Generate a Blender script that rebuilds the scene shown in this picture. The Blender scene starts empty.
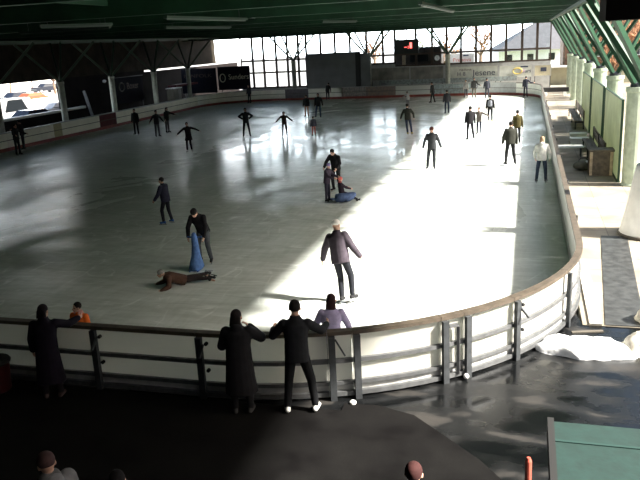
import bpy, bmesh, math, random
from mathutils import Vector, Matrix, Quaternion
random.seed(7)
S = bpy.context.scene
COL = S.collection
PI = math.pi
V = Vector

# ------------------------------------------------------------------ camera
CAM_F, CAM_P, CAM_T, CAM_R, CAM_H = 724.2, 0.2657, 0.2841, 0.0506, 5.4
fw = V((-math.sin(CAM_T)*math.cos(CAM_P), math.cos(CAM_T)*math.cos(CAM_P), -math.sin(CAM_P)))
rt0 = V((math.cos(CAM_T), math.sin(CAM_T), 0)); up0 = rt0.cross(fw)
rt = rt0*math.cos(CAM_R)-up0*math.sin(CAM_R); up = up0*math.cos(CAM_R)+rt0*math.sin(CAM_R)
cd = bpy.data.cameras.new('camera'); cam = bpy.data.objects.new('camera', cd); COL.objects.link(cam)
cd.sensor_width = 36; cd.lens = 36*CAM_F/640; cd.clip_end = 600; cd.clip_start = .1
m = Matrix.Identity(4)
for i in range(3):
    m[i][0] = rt[i]; m[i][1] = up[i]; m[i][2] = -fw[i]
m.translation = V((0, 0, CAM_H)); cam.matrix_world = m
S.camera = cam

def ray(px, py):
    return (rt*((px-320)/CAM_F) + up*((240-py)/CAM_F) + fw)
def gp(px, py, z=0.0):            # point of the ground (or level z) seen at a photo pixel: survey of the place
    d = ray(px, py); t = (z-CAM_H)/d.z
    return V((0, 0, CAM_H)) + d*t
def aty(px, py, Y):
    d = ray(px, py); return V((0, 0, CAM_H)) + d*(Y/d.y)

# ------------------------------------------------------------------ materials
MATS = {}
def mat(name, col, rough=.6, metal=0, var=.0, scale=8, bump=0, emit=None, spec=.5, transl=0, col2=None, detail=4):
    if name in MATS: return MATS[name]
    M = bpy.data.materials.new(name); M.use_nodes = True
    nt = M.node_tree; b = nt.nodes['Principled BSDF']
    b.inputs['Base Color'].default_value = (*col, 1); b.inputs['Roughness'].default_value = rough
    b.inputs['Metallic'].default_value = metal; b.inputs['Specular IOR Level'].default_value = spec
    tc = nt.nodes.new('ShaderNodeTexCoord')
    if var or col2 or bump:
        n = nt.nodes.new('ShaderNodeTexNoise'); n.inputs['Scale'].default_value = scale; n.inputs['Detail'].default_value = detail
        nt.links.new(tc.outputs['Object'], n.inputs['Vector'])
        r = nt.nodes.new('ShaderNodeValToRGB')
        c2 = col2 or tuple(min(1, c*(1+var)) for c in col)
        c1 = col if col2 else tuple(c*(1-var) for c in col)
        r.color_ramp.elements[0].color = (*c1, 1); r.color_ramp.elements[1].color = (*c2, 1)
        r.color_ramp.elements[0].position = .35; r.color_ramp.elements[1].position = .65
        nt.links.new(n.outputs['Fac'], r.inputs['Fac']); nt.links.new(r.outputs['Color'], b.inputs['Base Color'])
        if bump:
            bp = nt.nodes.new('ShaderNodeBump'); bp.inputs['Strength'].default_value = bump; bp.inputs['Distance'].default_value = .02
            nt.links.new(n.outputs['Fac'], bp.inputs['Height']); nt.links.new(bp.outputs['Normal'], b.inputs['Normal'])
    if emit:
        b.inputs['Emission Color'].default_value = (*emit[0], 1); b.inputs['Emission Strength'].default_value = emit[1]
    if transl:
        t = nt.nodes.new('ShaderNodeBsdfTranslucent'); t.inputs['Color'].default_value = (*[min(1, c*1.05) for c in col], 1)
        mx = nt.nodes.new('ShaderNodeMixShader'); mx.inputs[0].default_value = transl
        out = nt.nodes['Material Output']
        nt.links.new(b.outputs[0], mx.inputs[1]); nt.links.new(t.outputs[0], mx.inputs[2]); nt.links.new(mx.outputs[0], out.inputs[0])
    MATS[name] = M
    return M

def nodes_mat(name):
    M = bpy.data.materials.new(name); M.use_nodes = True; MATS[name] = M
    return M, M.node_tree, M.node_tree.nodes['Principled BSDF']
def ramp(nt, fac, stops):
    r = nt.nodes.new('ShaderNodeValToRGB'); e = r.color_ramp.elements
    while len(e) < len(stops): e.new(.5)
    for i, (p, c) in enumerate(stops):
        e[i].position = p; e[i].color = (*c, 1) if len(c) == 3 else c
    nt.links.new(fac, r.inputs['Fac']); return r.outputs['Color']
def noise(nt, scale, detail=4, stretch=(1, 1, 1), rot=0, dist=0):
    tc = nt.nodes.new('ShaderNodeTexCoord'); mp = nt.nodes.new('ShaderNodeMapping')
    mp.inputs['Scale'].default_value = stretch; mp.inputs['Rotation'].default_value = (0, 0, rot)
    n = nt.nodes.new('ShaderNodeTexNoise'); n.inputs['Scale'].default_value = scale; n.inputs['Detail'].default_value = detail
    n.inputs['Distortion'].default_value = dist
    nt.links.new(tc.outputs['Object'], mp.inputs['Vector']); nt.links.new(mp.outputs['Vector'], n.inputs['Vector'])
    return n.outputs['Fac']
def mixc(nt, f, a, b, mode='MIX'):
    x = nt.nodes.new('ShaderNodeMix'); x.data_type = 'RGBA'; x.blend_type = mode
    if isinstance(f, (int, float)): x.inputs[0].default_value = f
    else: nt.links.new(f, x.inputs[0])
    nt.links.new(a, x.inputs[6]); nt.links.new(b, x.inputs[7]); return x.outputs[2]

# ice
M, nt, b = nodes_mat('ice')
n1 = noise(nt, .22, 5, dist=.6); n2 = noise(nt, 2.6, 6, (.35, 1.6, 1), .35, 1.2); n3 = noise(nt, 2.2, 6, (1.7, .3, 1), -.5, 1.5)
c = ramp(nt, n1, [(.3, (.57, .615, .575)), (.7, (.76, .79, .765))])
c = mixc(nt, .6, c, ramp(nt, n2, [(.36, (.74, .75, .73)), (.62, (1, 1, 1))]), 'MULTIPLY')
c = mixc(nt, .35, c, ramp(nt, n3, [(.40, (.80, .82, .80)), (.55, (1, 1, 1))]), 'MULTIPLY')
for sc_, st_, ro_ in ((.55, (1, .45, 1), .3), (.8, (.4, 1, 1), -.6)):
    ln = ramp(nt, noise(nt, sc_, 3, st_, ro_, .5), [(.478, (0, 0, 0)), (.492, (1, 1, 1)), (.506, (0, 0, 0))])
    br_ = ramp(nt, noise(nt, 1.1, 3, (1, 1, 1), ro_, 0), [(.45, (0, 0, 0)), (.62, (.20, .20, .20))])
    c = mixc(nt, 1.0, c, mixc(nt, 1.0, ln, br_, 'MULTIPLY'), 'ADD')
nt.links.new(c, b.inputs['Base Color'])
rr = ramp(nt, noise(nt, .5, 6, (1, .6, 1), .2, 1), [(.35, (.09, .09, .09)), (.66, (.27, .27, .27))])
# drier, more scratched ice towards the left side and in the strip by the right boards; wetter in the middle
tc = nt.nodes.new('ShaderNodeTexCoord'); sp = nt.nodes.new('ShaderNodeSeparateXYZ'); nt.links.new(tc.outputs['Object'], sp.inputs[0])
mr = nt.nodes.new('ShaderNodeMapRange'); mr.inputs['From Min'].default_value = -30; mr.inputs['From Max'].default_value = 1.1; nt.links.new(sp.outputs['X'], mr.inputs['Value'])
dry = ramp(nt, mr.outputs[0], [(.0, (.34, .34, .34)), (.36, (.24, .24, .24)), (.50, (0, 0, 0)), (.93, (0, 0, 0)), (.97, (.2, .2, .2))])
rr = mixc(nt, 1.0, rr, dry, 'ADD')
nt.links.new(rr, b.inputs['Roughness']); b.inputs['IOR'].default_value = 1.32
bp = nt.nodes.new('ShaderNodeBump'); bp.inputs['Strength'].default_value = .10; bp.inputs['Distance'].default_value = .02
nt.links.new(n2, bp.inputs['Height']); nt.links.new(bp.outputs['Normal'], b.inputs['Normal'])
# wet asphalt
M, nt, b = nodes_mat('wet_asphalt')
n1 = noise(nt, 1.3, 6, (.8, 1.5, 1), .3, .25); n2 = noise(nt, 40, 3)
c = ramp(nt, n1, [(.42, (.003, .0034, .0038)), (.58, (.006, .0064, .0068)), (.63, (.024, .0225, .021)), (.75, (.035, .032, .029))])
c = mixc(nt, .5, c, ramp(nt, n2, [(.3, (.6, .6, .6)), (.7, (1.2, 1.2, 1.2))]), 'MULTIPLY')
nt.links.new(c, b.inputs['Base Color'])
nt.links.new(ramp(nt, n1, [(.40, (.12, .12, .12)), (.66, (.6, .6, .6))]), b.inputs['Roughness']); b.inputs['Specular IOR Level'].default_value = .32
# rubber matting
M, nt, b = nodes_mat('rubber_matting')
n1 = noise(nt, 1.6, 6); n2 = noise(nt, 30, 3)
c = ramp(nt, n1, [(.33, (.0018, .0015, .0016)), (.45, (.0042, .0039, .0039)), (.8, (.008, .0077, .0073))])
c = mixc(nt, .5, c, ramp(nt, n2, [(.3, (.6, .6, .6)), (.7, (1.3, 1.3, 1.3))]), 'MULTIPLY')
nt.links.new(c, b.inputs['Base Color']); b.inputs['Roughness'].default_value = .8; b.inputs['Specular IOR Level'].default_value = .1
# paving outside, concrete slabs
M, nt, b = nodes_mat('paving')
tc = nt.nodes.new('ShaderNodeTexCoord'); br = nt.nodes.new('ShaderNodeTexBrick')
br.inputs['Scale'].default_value = 1; br.inputs['Brick Width'].default_value = 1.1; br.inputs['Row Height'].default_value = .9
br.inputs['Mortar Size'].default_value = .012; br.offset = 0
br.inputs['Color1'].default_value = (.24, .21, .165, 1); br.inputs['Color2'].default_value = (.31, .28, .225, 1); br.inputs['Mortar'].default_value = (.15, .135, .11, 1)
nt.links.new(tc.outputs['Object'], br.inputs['Vector'])
c = mixc(nt, .7, br.outputs['Color'], ramp(nt, noise(nt, 1.1, 5, dist=.6), [(.35, (.55, .53, .50)), (.62, (1, 1, 1))]), 'MULTIPLY')
nt.links.new(c, b.inputs['Base Color']); b.inputs['Roughness'].default_value = .7
# glass
M = bpy.data.materials.new('window_glass'); M.use_nodes = True; MATS['window_glass'] = M
nt = M.node_tree; nt.nodes.remove(nt.nodes['Principled BSDF'])
t = nt.nodes.new('ShaderNodeBsdfTransparent'); g = nt.nodes.new('ShaderNodeBsdfGlossy'); mx = nt.nodes.new('ShaderNodeMixShader')
t.inputs[0].default_value = (.93, .96, .97, 1); g.inputs['Roughness'].default_value = .03; mx.inputs[0].default_value = .07
nt.links.new(t.outputs[0], mx.inputs[1]); nt.links.new(g.outputs[0], mx.inputs[2]); nt.links.new(mx.outputs[0], nt.nodes['Material Output'].inputs[0])

mat('roof_green', (.018, .055, .030), .55, var=.35, scale=.6)
mat('beam_green', (.016, .052, .029), .45, var=.25, scale=1.5)
mat('strut_green', (.012, .046, .023), .45, var=.2, scale=3)
mat('concrete', (.34, .36, .31), .8, var=.15, scale=4, bump=.2)
mat('concrete_green', (.36, .42, .32), .8, var=.15, scale=4, bump=.2)
mat('dark_cladding', (.026, .022, .017), .9, var=.3, scale=1.2, spec=.05)
mat('dark_wall', (.012, .010, .010), .9, var=.3, scale=.8, spec=.05)
mat('board_white', (.76, .755, .71), .45, var=.04, scale=3, transl=.58)
mat('board_opaque', (.62, .61, .57), .45, var=.05, scale=3)  # same product as the white boards, made opaque to keep the ice strip shaded
mat('board_left', (.84, .80, .69), .5, var=.07, scale=1.2)
mat('board_far', (.88, .88, .82), .5, var=.07, scale=1.5)
mat('cap_wood', (.072, .057, .042), .5, var=.25, scale=6)
mat('cap_grey', (.30, .31, .30), .5, var=.1)
mat('steel', (.16, .165, .17), .45, .6, var=.15)
mat('steel_dark', (.055, .06, .065), .5, .4, var=.2)
mat('kick_red', (.24, .045, .035), .5, var=.2, scale=3)
mat('kick_grey', (.42, .42, .40), .5, var=.1)
mat('panel_maroon', (.11, .022, .028), .9, var=.15, scale=3)
mat('gate_yellow', (.42, .36, .20), .5, var=.12)
mat('gate_grey', (.12, .11, .13), .5, var=.25, scale=4)
mat('rubber_black', (.012, .012, .012), .8)
mat('snow', (.86, .88, .90), .7, var=.06, scale=9, bump=.5)
mat('dirty_snow', (.80, .77, .66), .7, col2=(.25, .22, .18), scale=4, bump=.6)
mat('slush', (.40, .37, .31), .7, var=.3, scale=6, bump=.5)
mat('teal_felt', (.0055, .026, .022), .85, var=.14, scale=14, bump=.2)
mat('red_paint', (.45, .09, .06), .5, var=.1)
mat('bin_red', (.055, .003, .005), .45, var=.15)
mat('white_paint', (.80, .80, .77), .5, var=.04)
mat('cream_paint', (.62, .57, .40), .6, var=.08)
mat('wood_bench', (.10, .075, .05), .6, var=.35, scale=7)
mat('wood_light', (.42, .33, .22), .6, var=.25, scale=7)
mat('ad_grey', (.42, .43, .43), .5, var=.12, scale=3)
mat('ad_pale', (.62, .64, .58), .5, var=.1, scale=2)
mat('ad_teal', (.34, .42, .42), .5, col2=(.20, .21, .22), scale=5)
mat('ad_brown', (.26, .18, .14), .6, col2=(.15, .13, .13), scale=4)
mat('ad_mixed', (.15, .15, .16), .6, col2=(.34, .30, .27), scale=6)
mat('ad_photo', (.17, .17, .165), .5, col2=(.34, .32, .28), scale=1.3)
mat('screen_dark', (.15, .165, .175), .5, var=.12, scale=1)
mat('banner_dark', (.012, .012, .018), .9, var=.2, spec=.05)
mat('letter_dark', (.04, .05, .09), .5)
mat('letter_pale', (.50, .48, .36), .5)
mat('letter_dim', (.045, .045, .04), .6)
mat('letter_brown', (.05, .028, .018), .6)
mat('letter_red', (.55, .10, .06), .5)
mat('logo_gold', (.55, .42, .10), .5)
mat('logo_violet', (.45, .33, .40), .5)
mat('led_red', (.5, .02, .02), .4, emit=((1, .12, .10), 2.2))
mat('mullion', (.055, .035, .025), .5, var=.2)
mat('kiosk_brown', (.06, .045, .04), .6, var=.3, scale=2)
mat('clock_white', (.8, .82, .85), .4)
mat('lamp_grey', (.035, .06, .048), .4, var=.1)
mat('outdoor_ground', (.30, .29, .28), .8, var=.12, scale=.3)
mat('grass', (.20, .24, .08), .9, var=.3, scale=.6)
mat('facade_white', (.82, .82, .80), .7, var=.04, scale=.4)
mat('facade_wood', (.16, .085, .05), .7, var=.35, scale=3)
mat('facade_ochre', (.60, .40, .20), .7, var=.1)
mat('roof_grey', (.075, .075, .085), .6, var=.12, scale=2)
mat('bark', (.16, .10, .065), .9, var=.3, scale=6)
mat('twig_brown', (.34, .17, .09), .9, var=.35, scale=.8)
mat('leaf_green', (.14, .20, .06), .8, var=.4, scale=1.5)
mat('car_white', (.36, .36, .37), .25)
mat('car_dark', (.008, .010, .018), .25)
mat('car_orange', (.22, .06, .02), .3)
mat('car_glass', (.006, .008, .010), .3)
mat('tyre', (.02, .02, .02), .8)
mat('hubcap', (.45, .45, .47), .35, .8)
mat('green_screen', (.40, .44, .32), .6, var=.22, scale=1.2, transl=.33)
mat('pvc_white', (.82, .82, .79), .5, var=.06, scale=4)
mat('rope_dark', (.08, .07, .055), .8)
mat('skin', (.50, .30, .22), .55)
mat('eye_dark', (.02, .015, .012), .3)
mat('lip', (.35, .13, .11), .5)
mat('blade', (.55, .57, .6), .25, .9)

# ------------------------------------------------------------------ mesh helpers
def link(name, me, parent=None, material=None):
    o = bpy.data.objects.new(name, me); COL.objects.link(o)
    if material is not None and hasattr(me, 'materials'):
        for mm in (material if isinstance(material, (list, tuple)) else [material]):
            me.materials.append(MATS[mm])
    if parent: o.parent = parent
    return o
def build(name, bm, material, parent=None, smooth=False):
    me = bpy.data.meshes.new(name)
    bmesh.ops.recalc_face_normals(bm, faces=bm.faces)
    if smooth:
        for f in bm.faces: f.smooth = True
    bm.to_mesh(me); bm.free()
    return link(name, me, parent, material)
def tag(o, label, cat, group=None, kind=None):
    if label: o['label'] = label
    if cat: o['category'] = cat
    if group: o['group'] = group
    if kind: o['kind'] = kind
    return o
def struct(o, label=None):
    o['kind'] = 'structure'
    if label: o['label'] = label
    return o
def empty(name, loc=(0, 0, 0), rz=0, label=None, cat=None, group=None):
    o = bpy.data.objects.new(name, None); COL.objects.link(o); o.location = loc; o.rotation_euler = (0, 0, rz)
    o.empty_display_size = .2
    return tag(o, label, cat, group)
def NB(): return bmesh.new()
def box(bm, lo, hi, M=None):
    x0, y0, z0 = lo; x1, y1, z1 = hi
    vs = [bm.verts.new(p) for p in ((x0,y0,z0),(x1,y0,z0),(x1,y1,z0),(x0,y1,z0),(x0,y0,z1),(x1,y0,z1),(x1,y1,z1),(x0,y1,z1))]
    if M is not None:
        for v in vs: v.co = M @ v.co
    for f in ((3,2,1,0),(4,5,6,7),(0,1,5,4),(1,2,6,5),(2,3,7,6),(3,0,4,7)): bm.faces.new([vs[i] for i in f])
    return bm
def frame_of(d):
    d = V(d).normalized(); a = V((0, 0, 1)) if abs(d.z) < .95 else V((1, 0, 0))
    x = d.cross(a).normalized(); return x, d.cross(x).normalized(), d
def bar(bm, a, b, w, h=None):
    a, b = V(a), V(b); h = h or w; x, y, d = frame_of(b-a)
    vs = [bm.verts.new(p + x*sx*w/2 + y*sy*h/2) for p in (a, b) for sx, sy in ((-1,-1),(1,-1),(1,1),(-1,1))]
    for f in ((3,2,1,0),(4,5,6,7),(0,1,5,4),(1,2,6,5),(2,3,7,6),(3,0,4,7)): bm.faces.new([vs[i] for i in f])
    return bm
def tube(bm, pts, rad, n=8, caps=True):
    pts = [V(p) for p in pts]; rad = rad if isinstance(rad, (list, tuple)) else [rad]*len(pts); rings = []
    px = None
    for i, p in enumerate(pts):
        d = (pts[min(i+1, len(pts)-1)]-pts[max(i-1, 0)]).normalized()
        x, y, _ = frame_of(d)
        if px is not None:
            x = (px - d*px.dot(d)); x = x.normalized() if x.length > 1e-4 else frame_of(d)[0]; y = d.cross(x)
        px = x
        rings.append([bm.verts.new(p + (x*math.cos(k*2*PI/n)+y*math.sin(k*2*PI/n))*rad[i]) for k in range(n)])
    for A, B in zip(rings, rings[1:]):
        for k in range(n): bm.faces.new((A[k], A[(k+1) % n], B[(k+1) % n], B[k]))
    if caps: bm.faces.new(rings[0][::-1]); bm.faces.new(rings[-1])
    return bm
def lathe(bm, prof, c=(0, 0, 0), n=24):
    c = V(c); rings = [[bm.verts.new(c+V((r*math.cos(k*2*PI/n), r*math.sin(k*2*PI/n), z))) for k in range(n)] for r, z in prof]
    for A, B in zip(rings, rings[1:]):
        for k in range(n): bm.faces.new((A[k], A[(k+1) % n], B[(k+1) % n], B[k]))
    bm.faces.new(rings[0][::-1]); bm.faces.new(rings[-1]); return bm
def ell(bm, c, r, R=None, seg=14, rings=9):
    res = bmesh.ops.create_uvsphere(bm, u_segments=seg, v_segments=rings, radius=1)
    M = Matrix.Translation(V(c)) @ (R.to_4x4() if R is not None else Matrix.Identity(4)) @ Matrix.Diagonal((*r, 1))
    bmesh.ops.transform(bm, matrix=M, verts=res['verts']); return bm
def capsule(bm, a, ra, b, rb, n=10):
    a, b = V(a), V(b); d = b-a
    if d.length < 1e-5: return ell(bm, a, (ra,)*3)
    u = d.normalized()
    P = [a-u*ra*.97, a-u*ra*.72, a-u*ra*.38, a, b, b+u*rb*.38, b+u*rb*.72, b+u*rb*.97]
    R = [ra*.2, ra*.69, ra*.925, ra, rb, rb*.925, rb*.69, rb*.2]
    return tube(bm, P, R, n)
def loft(bm, secs, n=18):      # secs: (centre, right axis, front axis, rx, ry)
    rings = []
    for c, X, Y, rx, ry in secs:
        rings.append([bm.verts.new(V(c)+X*rx*math.copysign(abs(math.cos(a))**.85, math.cos(a))+Y*ry*math.copysign(abs(math.sin(a))**.9, math.sin(a))) for a in [k*2*PI/n for k in range(n)]])
    for A, B in zip(rings, rings[1:]):
        for k in range(n): bm.faces.new((A[k], A[(k+1) % n], B[(k+1) % n], B[k]))
    bm.faces.new(rings[0][::-1]); bm.faces.new(rings[-1]); return bm
def sweep(bm, pts, nrm, o0, o1, z0, z1):     # rectangular profile swept along a plan polyline
    rings = []
    for p, n in zip(pts, nrm):
        a = V(p)+V(n)*o0; c = V(p)+V(n)*o1
        rings.append([bm.verts.new((q.x, q.y, z)) for q, z in ((a, z0), (c, z0), (c, z1), (a, z1))])
    for A, B in zip(rings, rings[1:]):
        for k in range(4): bm.faces.new((A[k], A[(k+1) % 4], B[(k+1) % 4], B[k]))
    bm.faces.new(rings[0][::-1]); bm.faces.new(rings[-1]); return bm
def rough(o, amt, scale=1.0):
    me = o.data
    from mathutils import noise as mn
    for v in me.vertices:
        v.co += v.normal*amt*mn.noise(v.co*scale)
def text_part(name, body, size, material, parent, M, width=None, extrude=.006):
    cu = bpy.data.curves.new(name, 'FONT'); cu.body = body; cu.size = size; cu.extrude = extrude; cu.align_x = 'CENTER'; cu.align_y = 'CENTER'
    o = bpy.data.objects.new(name, cu); COL.objects.link(o)
    bpy.context.view_layer.update()
    me = bpy.data.meshes.new_from_object(o.evaluated_get(bpy.context.evaluated_depsgraph_get()))
    COL.objects.unlink(o); bpy.data.objects.remove(o)
    if width:
        w = max(v.co.x for v in me.vertices)-min(v.co.x for v in me.vertices); k = width/w
        for v in me.vertices: v.co.x *= k
    me.transform(M); me.materials.clear()
    return link(name, me, parent, material)
FACE_NEAR = Matrix(((1,0,0,0),(0,0,-1,0),(0,1,0,0),(0,0,0,1)))      # text standing up, read from -Y
FACE_EAST = Matrix(((0,0,1,0),(1,0,0,0),(0,1,0,0),(0,0,0,1)))       # text standing up, read from +X

# ------------------------------------------------------------------ rink outline
XR, XL, ZN, ZF, RC = 1.09, -30.0, 9.656, 69.73, 5.9
def arc(cx, cy, a0, a1, n): return [(cx+RC*math.cos(a0+(a1-a0)*i/n), cy+RC*math.sin(a0+(a1-a0)*i/n)) for i in range(n+1)]
loop = []          # counter-clockwise from the middle of the near end
loop += arc(XR-RC, ZN+RC, -PI/2, 0, 24) + arc(XR-RC, ZF-RC, 0, PI/2, 20) + arc(XL+RC, ZF-RC, PI/2, PI, 20) + arc(XL+RC, ZN+RC, PI, 1.5*PI, 20)
bm = NB(); top = [bm.verts.new((x, y, 0)) for x, y in loop]; bot = [bm.verts.new((x, y, -.2)) for x, y in loop]
bm.faces.new(top)
for i in range(len(top)): bm.faces.new((top[i-1], bot[i-1], bot[i], top[i]))
struct(build('ice_floor', bm, 'ice'), 'grey wet ice of the rink scratched by skates')

class Path:
    def __init__(s, P):
        s.P = [V((*p, 0)) for p in P]; s.L = [0]
        for a, b in zip(s.P, s.P[1:]): s.L.append(s.L[-1]+(b-a).length)
    def at(s, t):
        t = max(0, min(s.L[-1]-1e-6, t))
        for i in range(len(s.L)-1):
            if s.L[i+1] > t or i == len(s.L)-2:
                f = (t-s.L[i])/max(1e-9, s.L[i+1]-s.L[i]); p = s.P[i].lerp(s.P[i+1], f); d = (s.P[i+1]-s.P[i]).normalized()
                return p, V((d.y, -d.x, 0))      # outward normal for a ccw loop
    def seg(s, t0, t1):
        ts = [t0]+[l for l in s.L if t0+.02 < l < t1-.02]+[t1]
        r = [s.at(t) for t in ts]
        # average normals at inner joints so rails stay continuous
        ns = []
        for t in ts:
            n = (s.at(t-.06)[1]+s.at(t+.06)[1]).normalized(); ns.append(n)
        return [x[0] for x in r], ns
    def near(s, q):
        q = V((q.x, q.y, 0)); best = (1e9, 0)
        for i, (a, b) in enumerate(zip(s.P, s.P[1:])):
            d = b-a; f = max(0, min(1, (q-a).dot(d)/max(1e-9, d.length_squared))); e = (a+d*f-q).length
            if e < best[0]: best = (e, s.L[i]+f*d.length)
        return best[1]
near_path = Path([(XL+RC, ZN)] + arc(XR-RC, ZN+RC, -PI/2, 0, 24) + [(XR, ZF-RC)])
far_path = Path(arc(XR-RC, ZF-RC, 0, PI/2, 16) + arc(XL+RC, ZF-RC, PI/2, PI, 16) + [(XL, ZN+RC)])

def board(path, t0, t1, label, group, panel='board_white', cap='cap_wood', kick='kick_grey', outer=True, posts=(0, 1), name='rink_board', cat='rink board', extras=None, hb=1.12):
    posts = tuple(e for e in posts if e == 0)
    P, N = path.seg(t0+.004, t1-.004)
    c = path.at((t0+t1)/2)[0]
    root = empty(name, (c.x, c.y, 0), 0, label, cat, group)
    sh = Matrix.Translation(-c)
    def done(nm, bm, m):
        bmesh.ops.transform(bm, matrix=sh, verts=bm.verts); return build(nm, bm, m, root)
    done('panel', sweep(NB(), P, N, .0, .025, .22, hb-.05), panel)
    done('kick_plate', sweep(NB(), P, N, -.012, .03, .005, .22), kick)
    done('top_rail', sweep(NB(), P, N, -.035, .10, hb-.05, hb+.012), cap)
    if outer:
        done('middle_rail', sweep(NB(), P, N, .026, .085, .60, .665), 'steel')
        done('lower_rail', sweep(NB(), P, N, .031, .085, .23, .29), 'steel')
        done('bottom_rail', sweep(NB(), P, N, .031, .10, .05, .12), 'steel')
        for e in posts:
            p, n = path.at(t0+.06 if e == 0 else t1-.06); x = V((-n.y, n.x, 0))
            M = Matrix(((x.x, n.x, 0, p.x), (x.y, n.y, 0, p.y), (0, 0, 1, 0), (0, 0, 0, 1)))
            done('post', box(NB(), (-.05, .088, .0), (.05, .16, hb-.055), M), 'steel_dark')
        if extras: extras(done, path, t0, t1)
    return root

def knobs(done, path, t0, t1):
    p, n = path.at(t0+.18); x = V((-n.y, n.x, 0))
    for z in (.97, .52): done('clamp', tube(NB(), [p+n*.10+V((0,0,z)), p+n*.15+V((0,0,z))], .03, 10), 'rubber_black')
    p, n = path.at(t0+.12)
    done('brace', bar(NB(), p+n*.12+V((0,0,.95)), p+n*.30+V((0,0,.80)), .035), 'steel_dark')
def gate_frame(done, path, t0, t1):
    a, n = path.at(t0+.13); b_, n2 = path.at(t1-.13)
    for z in (.96,): done('gate_bar', bar(NB(), a+n*.11+V((0,0,z)), b_+n2*.11+V((0,0,z)), .05), 'steel')
    c, n3 = path.at(t0+.30); done('gate_stile', bar(NB(), c+n3*.11+V((0,0,.1)), c+n3*.11+V((0,0,.93)), .05), 'steel')
    p, n = path.at(t1-.02); done('latch', ell(NB(), p+n*.2+V((0,0,.07)), (.045, .045, .045)), 'white_paint')
def diag(done, path, t0, t1):
    a, n = path.at(t0+.12); b_, n2 = path.at(t1-.12)
    done('brace', bar(NB(), a+n*.09+V((0,0,1.0)), b_+n2*.09+V((0,0,.72)), .025), 'steel_dark')

tp = [near_path.near(gp(x, y)) for x, y in ((97.5,390),(203,397),(330,398.4),(356,400),(444,385),(469,381),(512.7,360),(566,327.5))]
g = 'board sections round the near corner'
board(near_path, tp[0]-5.4, tp[0]-2.75, 'white board section at the left edge of the photo behind the red bin', g, extras=knobs)
board(near_path, tp[0]-2.75, tp[0], 'white board section behind the person in the long purple coat', g, extras=knobs)
board(near_path, tp[0], tp[1], 'shaded white board section between purple-coated person and the hand-to-face person', g, extras=knobs)
board(near_path, tp[1], tp[2], 'shaded white board section two standing people in dark clothes lean on', g, extras=knobs)
board(near_path, tp[2], tp[3], 'narrow board section with a thin slanting rod below the girl in lilac', g, extras=diag)
board(near_path, tp[3], tp[4], 'curved white board section left of the narrow barred gate', g)
board(near_path, tp[4], tp[5], 'narrow barred gate with white panel in the curved boards', None, name='rink_gate', cat='gate', extras=gate_frame)
board(near_path, tp[5], tp[6], 'bright curved board section just right of the narrow barred gate', g)
board(near_path, tp[6], tp[7], 'bright curved board section behind the white snow heap', g, extras=knobs)
t = tp[7]; i = 0; ends = []
tend = near_path.L[-1]
names = ['first', 'second', 'third', 'fourth', 'fifth', 'sixth', 'seventh', 'eighth', 'ninth', 'tenth', 'eleventh', 'twelfth', 'thirteenth', 'fourteenth', 'fifteenth']
nsec = 11; step = (tend-t)/nsec
for i in range(nsec):
    board(near_path, t+i*step, t+(i+1)*step, f'{names[i]} board section beyond the snow heap along the sunny paving, brown capped', 'board sections along the right side', kick='kick_grey', panel='board_opaque', posts=(0,))
# far end and left side
CA = RC*PI/2
def fx(X): return CA + (XR-RC-X)
tt = [0, CA*.5, CA]
board(far_path, 0, CA*.55, 'dark curved board section in the far right corner of the ice', 'board sections at the far end', panel='board_far', cap='cap_wood', kick='kick_red', outer=False)
board(far_path, CA*.55, fx(-4.9), 'long pale grey board with dark lettering behind the far skaters', 'board sections at the far end', panel='ad_grey', cap='cap_grey', kick='kick_red', outer=False, name='advertising_board')
LET = bpy.context.scene.collection.objects
for X0, X1, lab, pm in ((-4.9, -8.6, 'blue grey patterned board right of the far white boards', 'ad_teal'),
                        (-8.6, -10.4, 'right white board of the far pair under the scoreboard', 'board_white'),
                        (-10.4, -12.1, 'left white board of the far pair under the scoreboard', 'board_white'),
                        (-12.1, -15.0, 'plain brown board left of the far white pair', 'ad_brown'),
                        (-15.0, -17.4, 'mottled dark board beside the end of the big dark screen', 'ad_mixed'),
                        (-17.4, -20.8, 'off-white board below the big dark screen', 'board_far'),
                        (-20.8, -23.2, 'dark slate board under the far forked column', 'gate_grey')):
    board(far_path, fx(X0), fx(X1), lab, 'board sections at the far end', panel=pm, cap='cap_grey', kick='kick_red', outer=False)
s0 = fx(-23.2); s1 = fx(XL+RC)+CA
for k in range(3):
    board(far_path, s0+(s1-s0)*k/3, s0+(s1-s0)*(k+1)/3, ['off-white board left of the dark slate board at the far end', 'curved off-white board in the middle of the far left corner', 'curved off-white board where the far left corner meets the long side'][k], 'board sections at the far end', panel='board_far', cap='cap_grey', kick='kick_red', outer=False)
def ly(Y): return s1 + (ZF-RC-Y)
red0, red1, gy0, gy1 = 49.3, 47.0, 42.4, 41.5
segs = [(63.83, 59.7, 'w', 'fourth'), (59.7, 56, 'w', 'third'), (56, 52.6, 'w', 'second'), (52.6, 49.3, 'w', 'first'), (49.3, 47.0, 'r', ''), (47.0, 44.8, 'n', 'first'), (44.8, 42.4, 'n', 'second'), (42.4, 41.5, 'y', ''), (41.5, 39.2, 'p', 'first'), (39.2, 36.9, 'p', 'second'), (36.9, 34.6, 'p', 'third'), (34.6, 32.3, 'p', 'fourth')]
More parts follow.
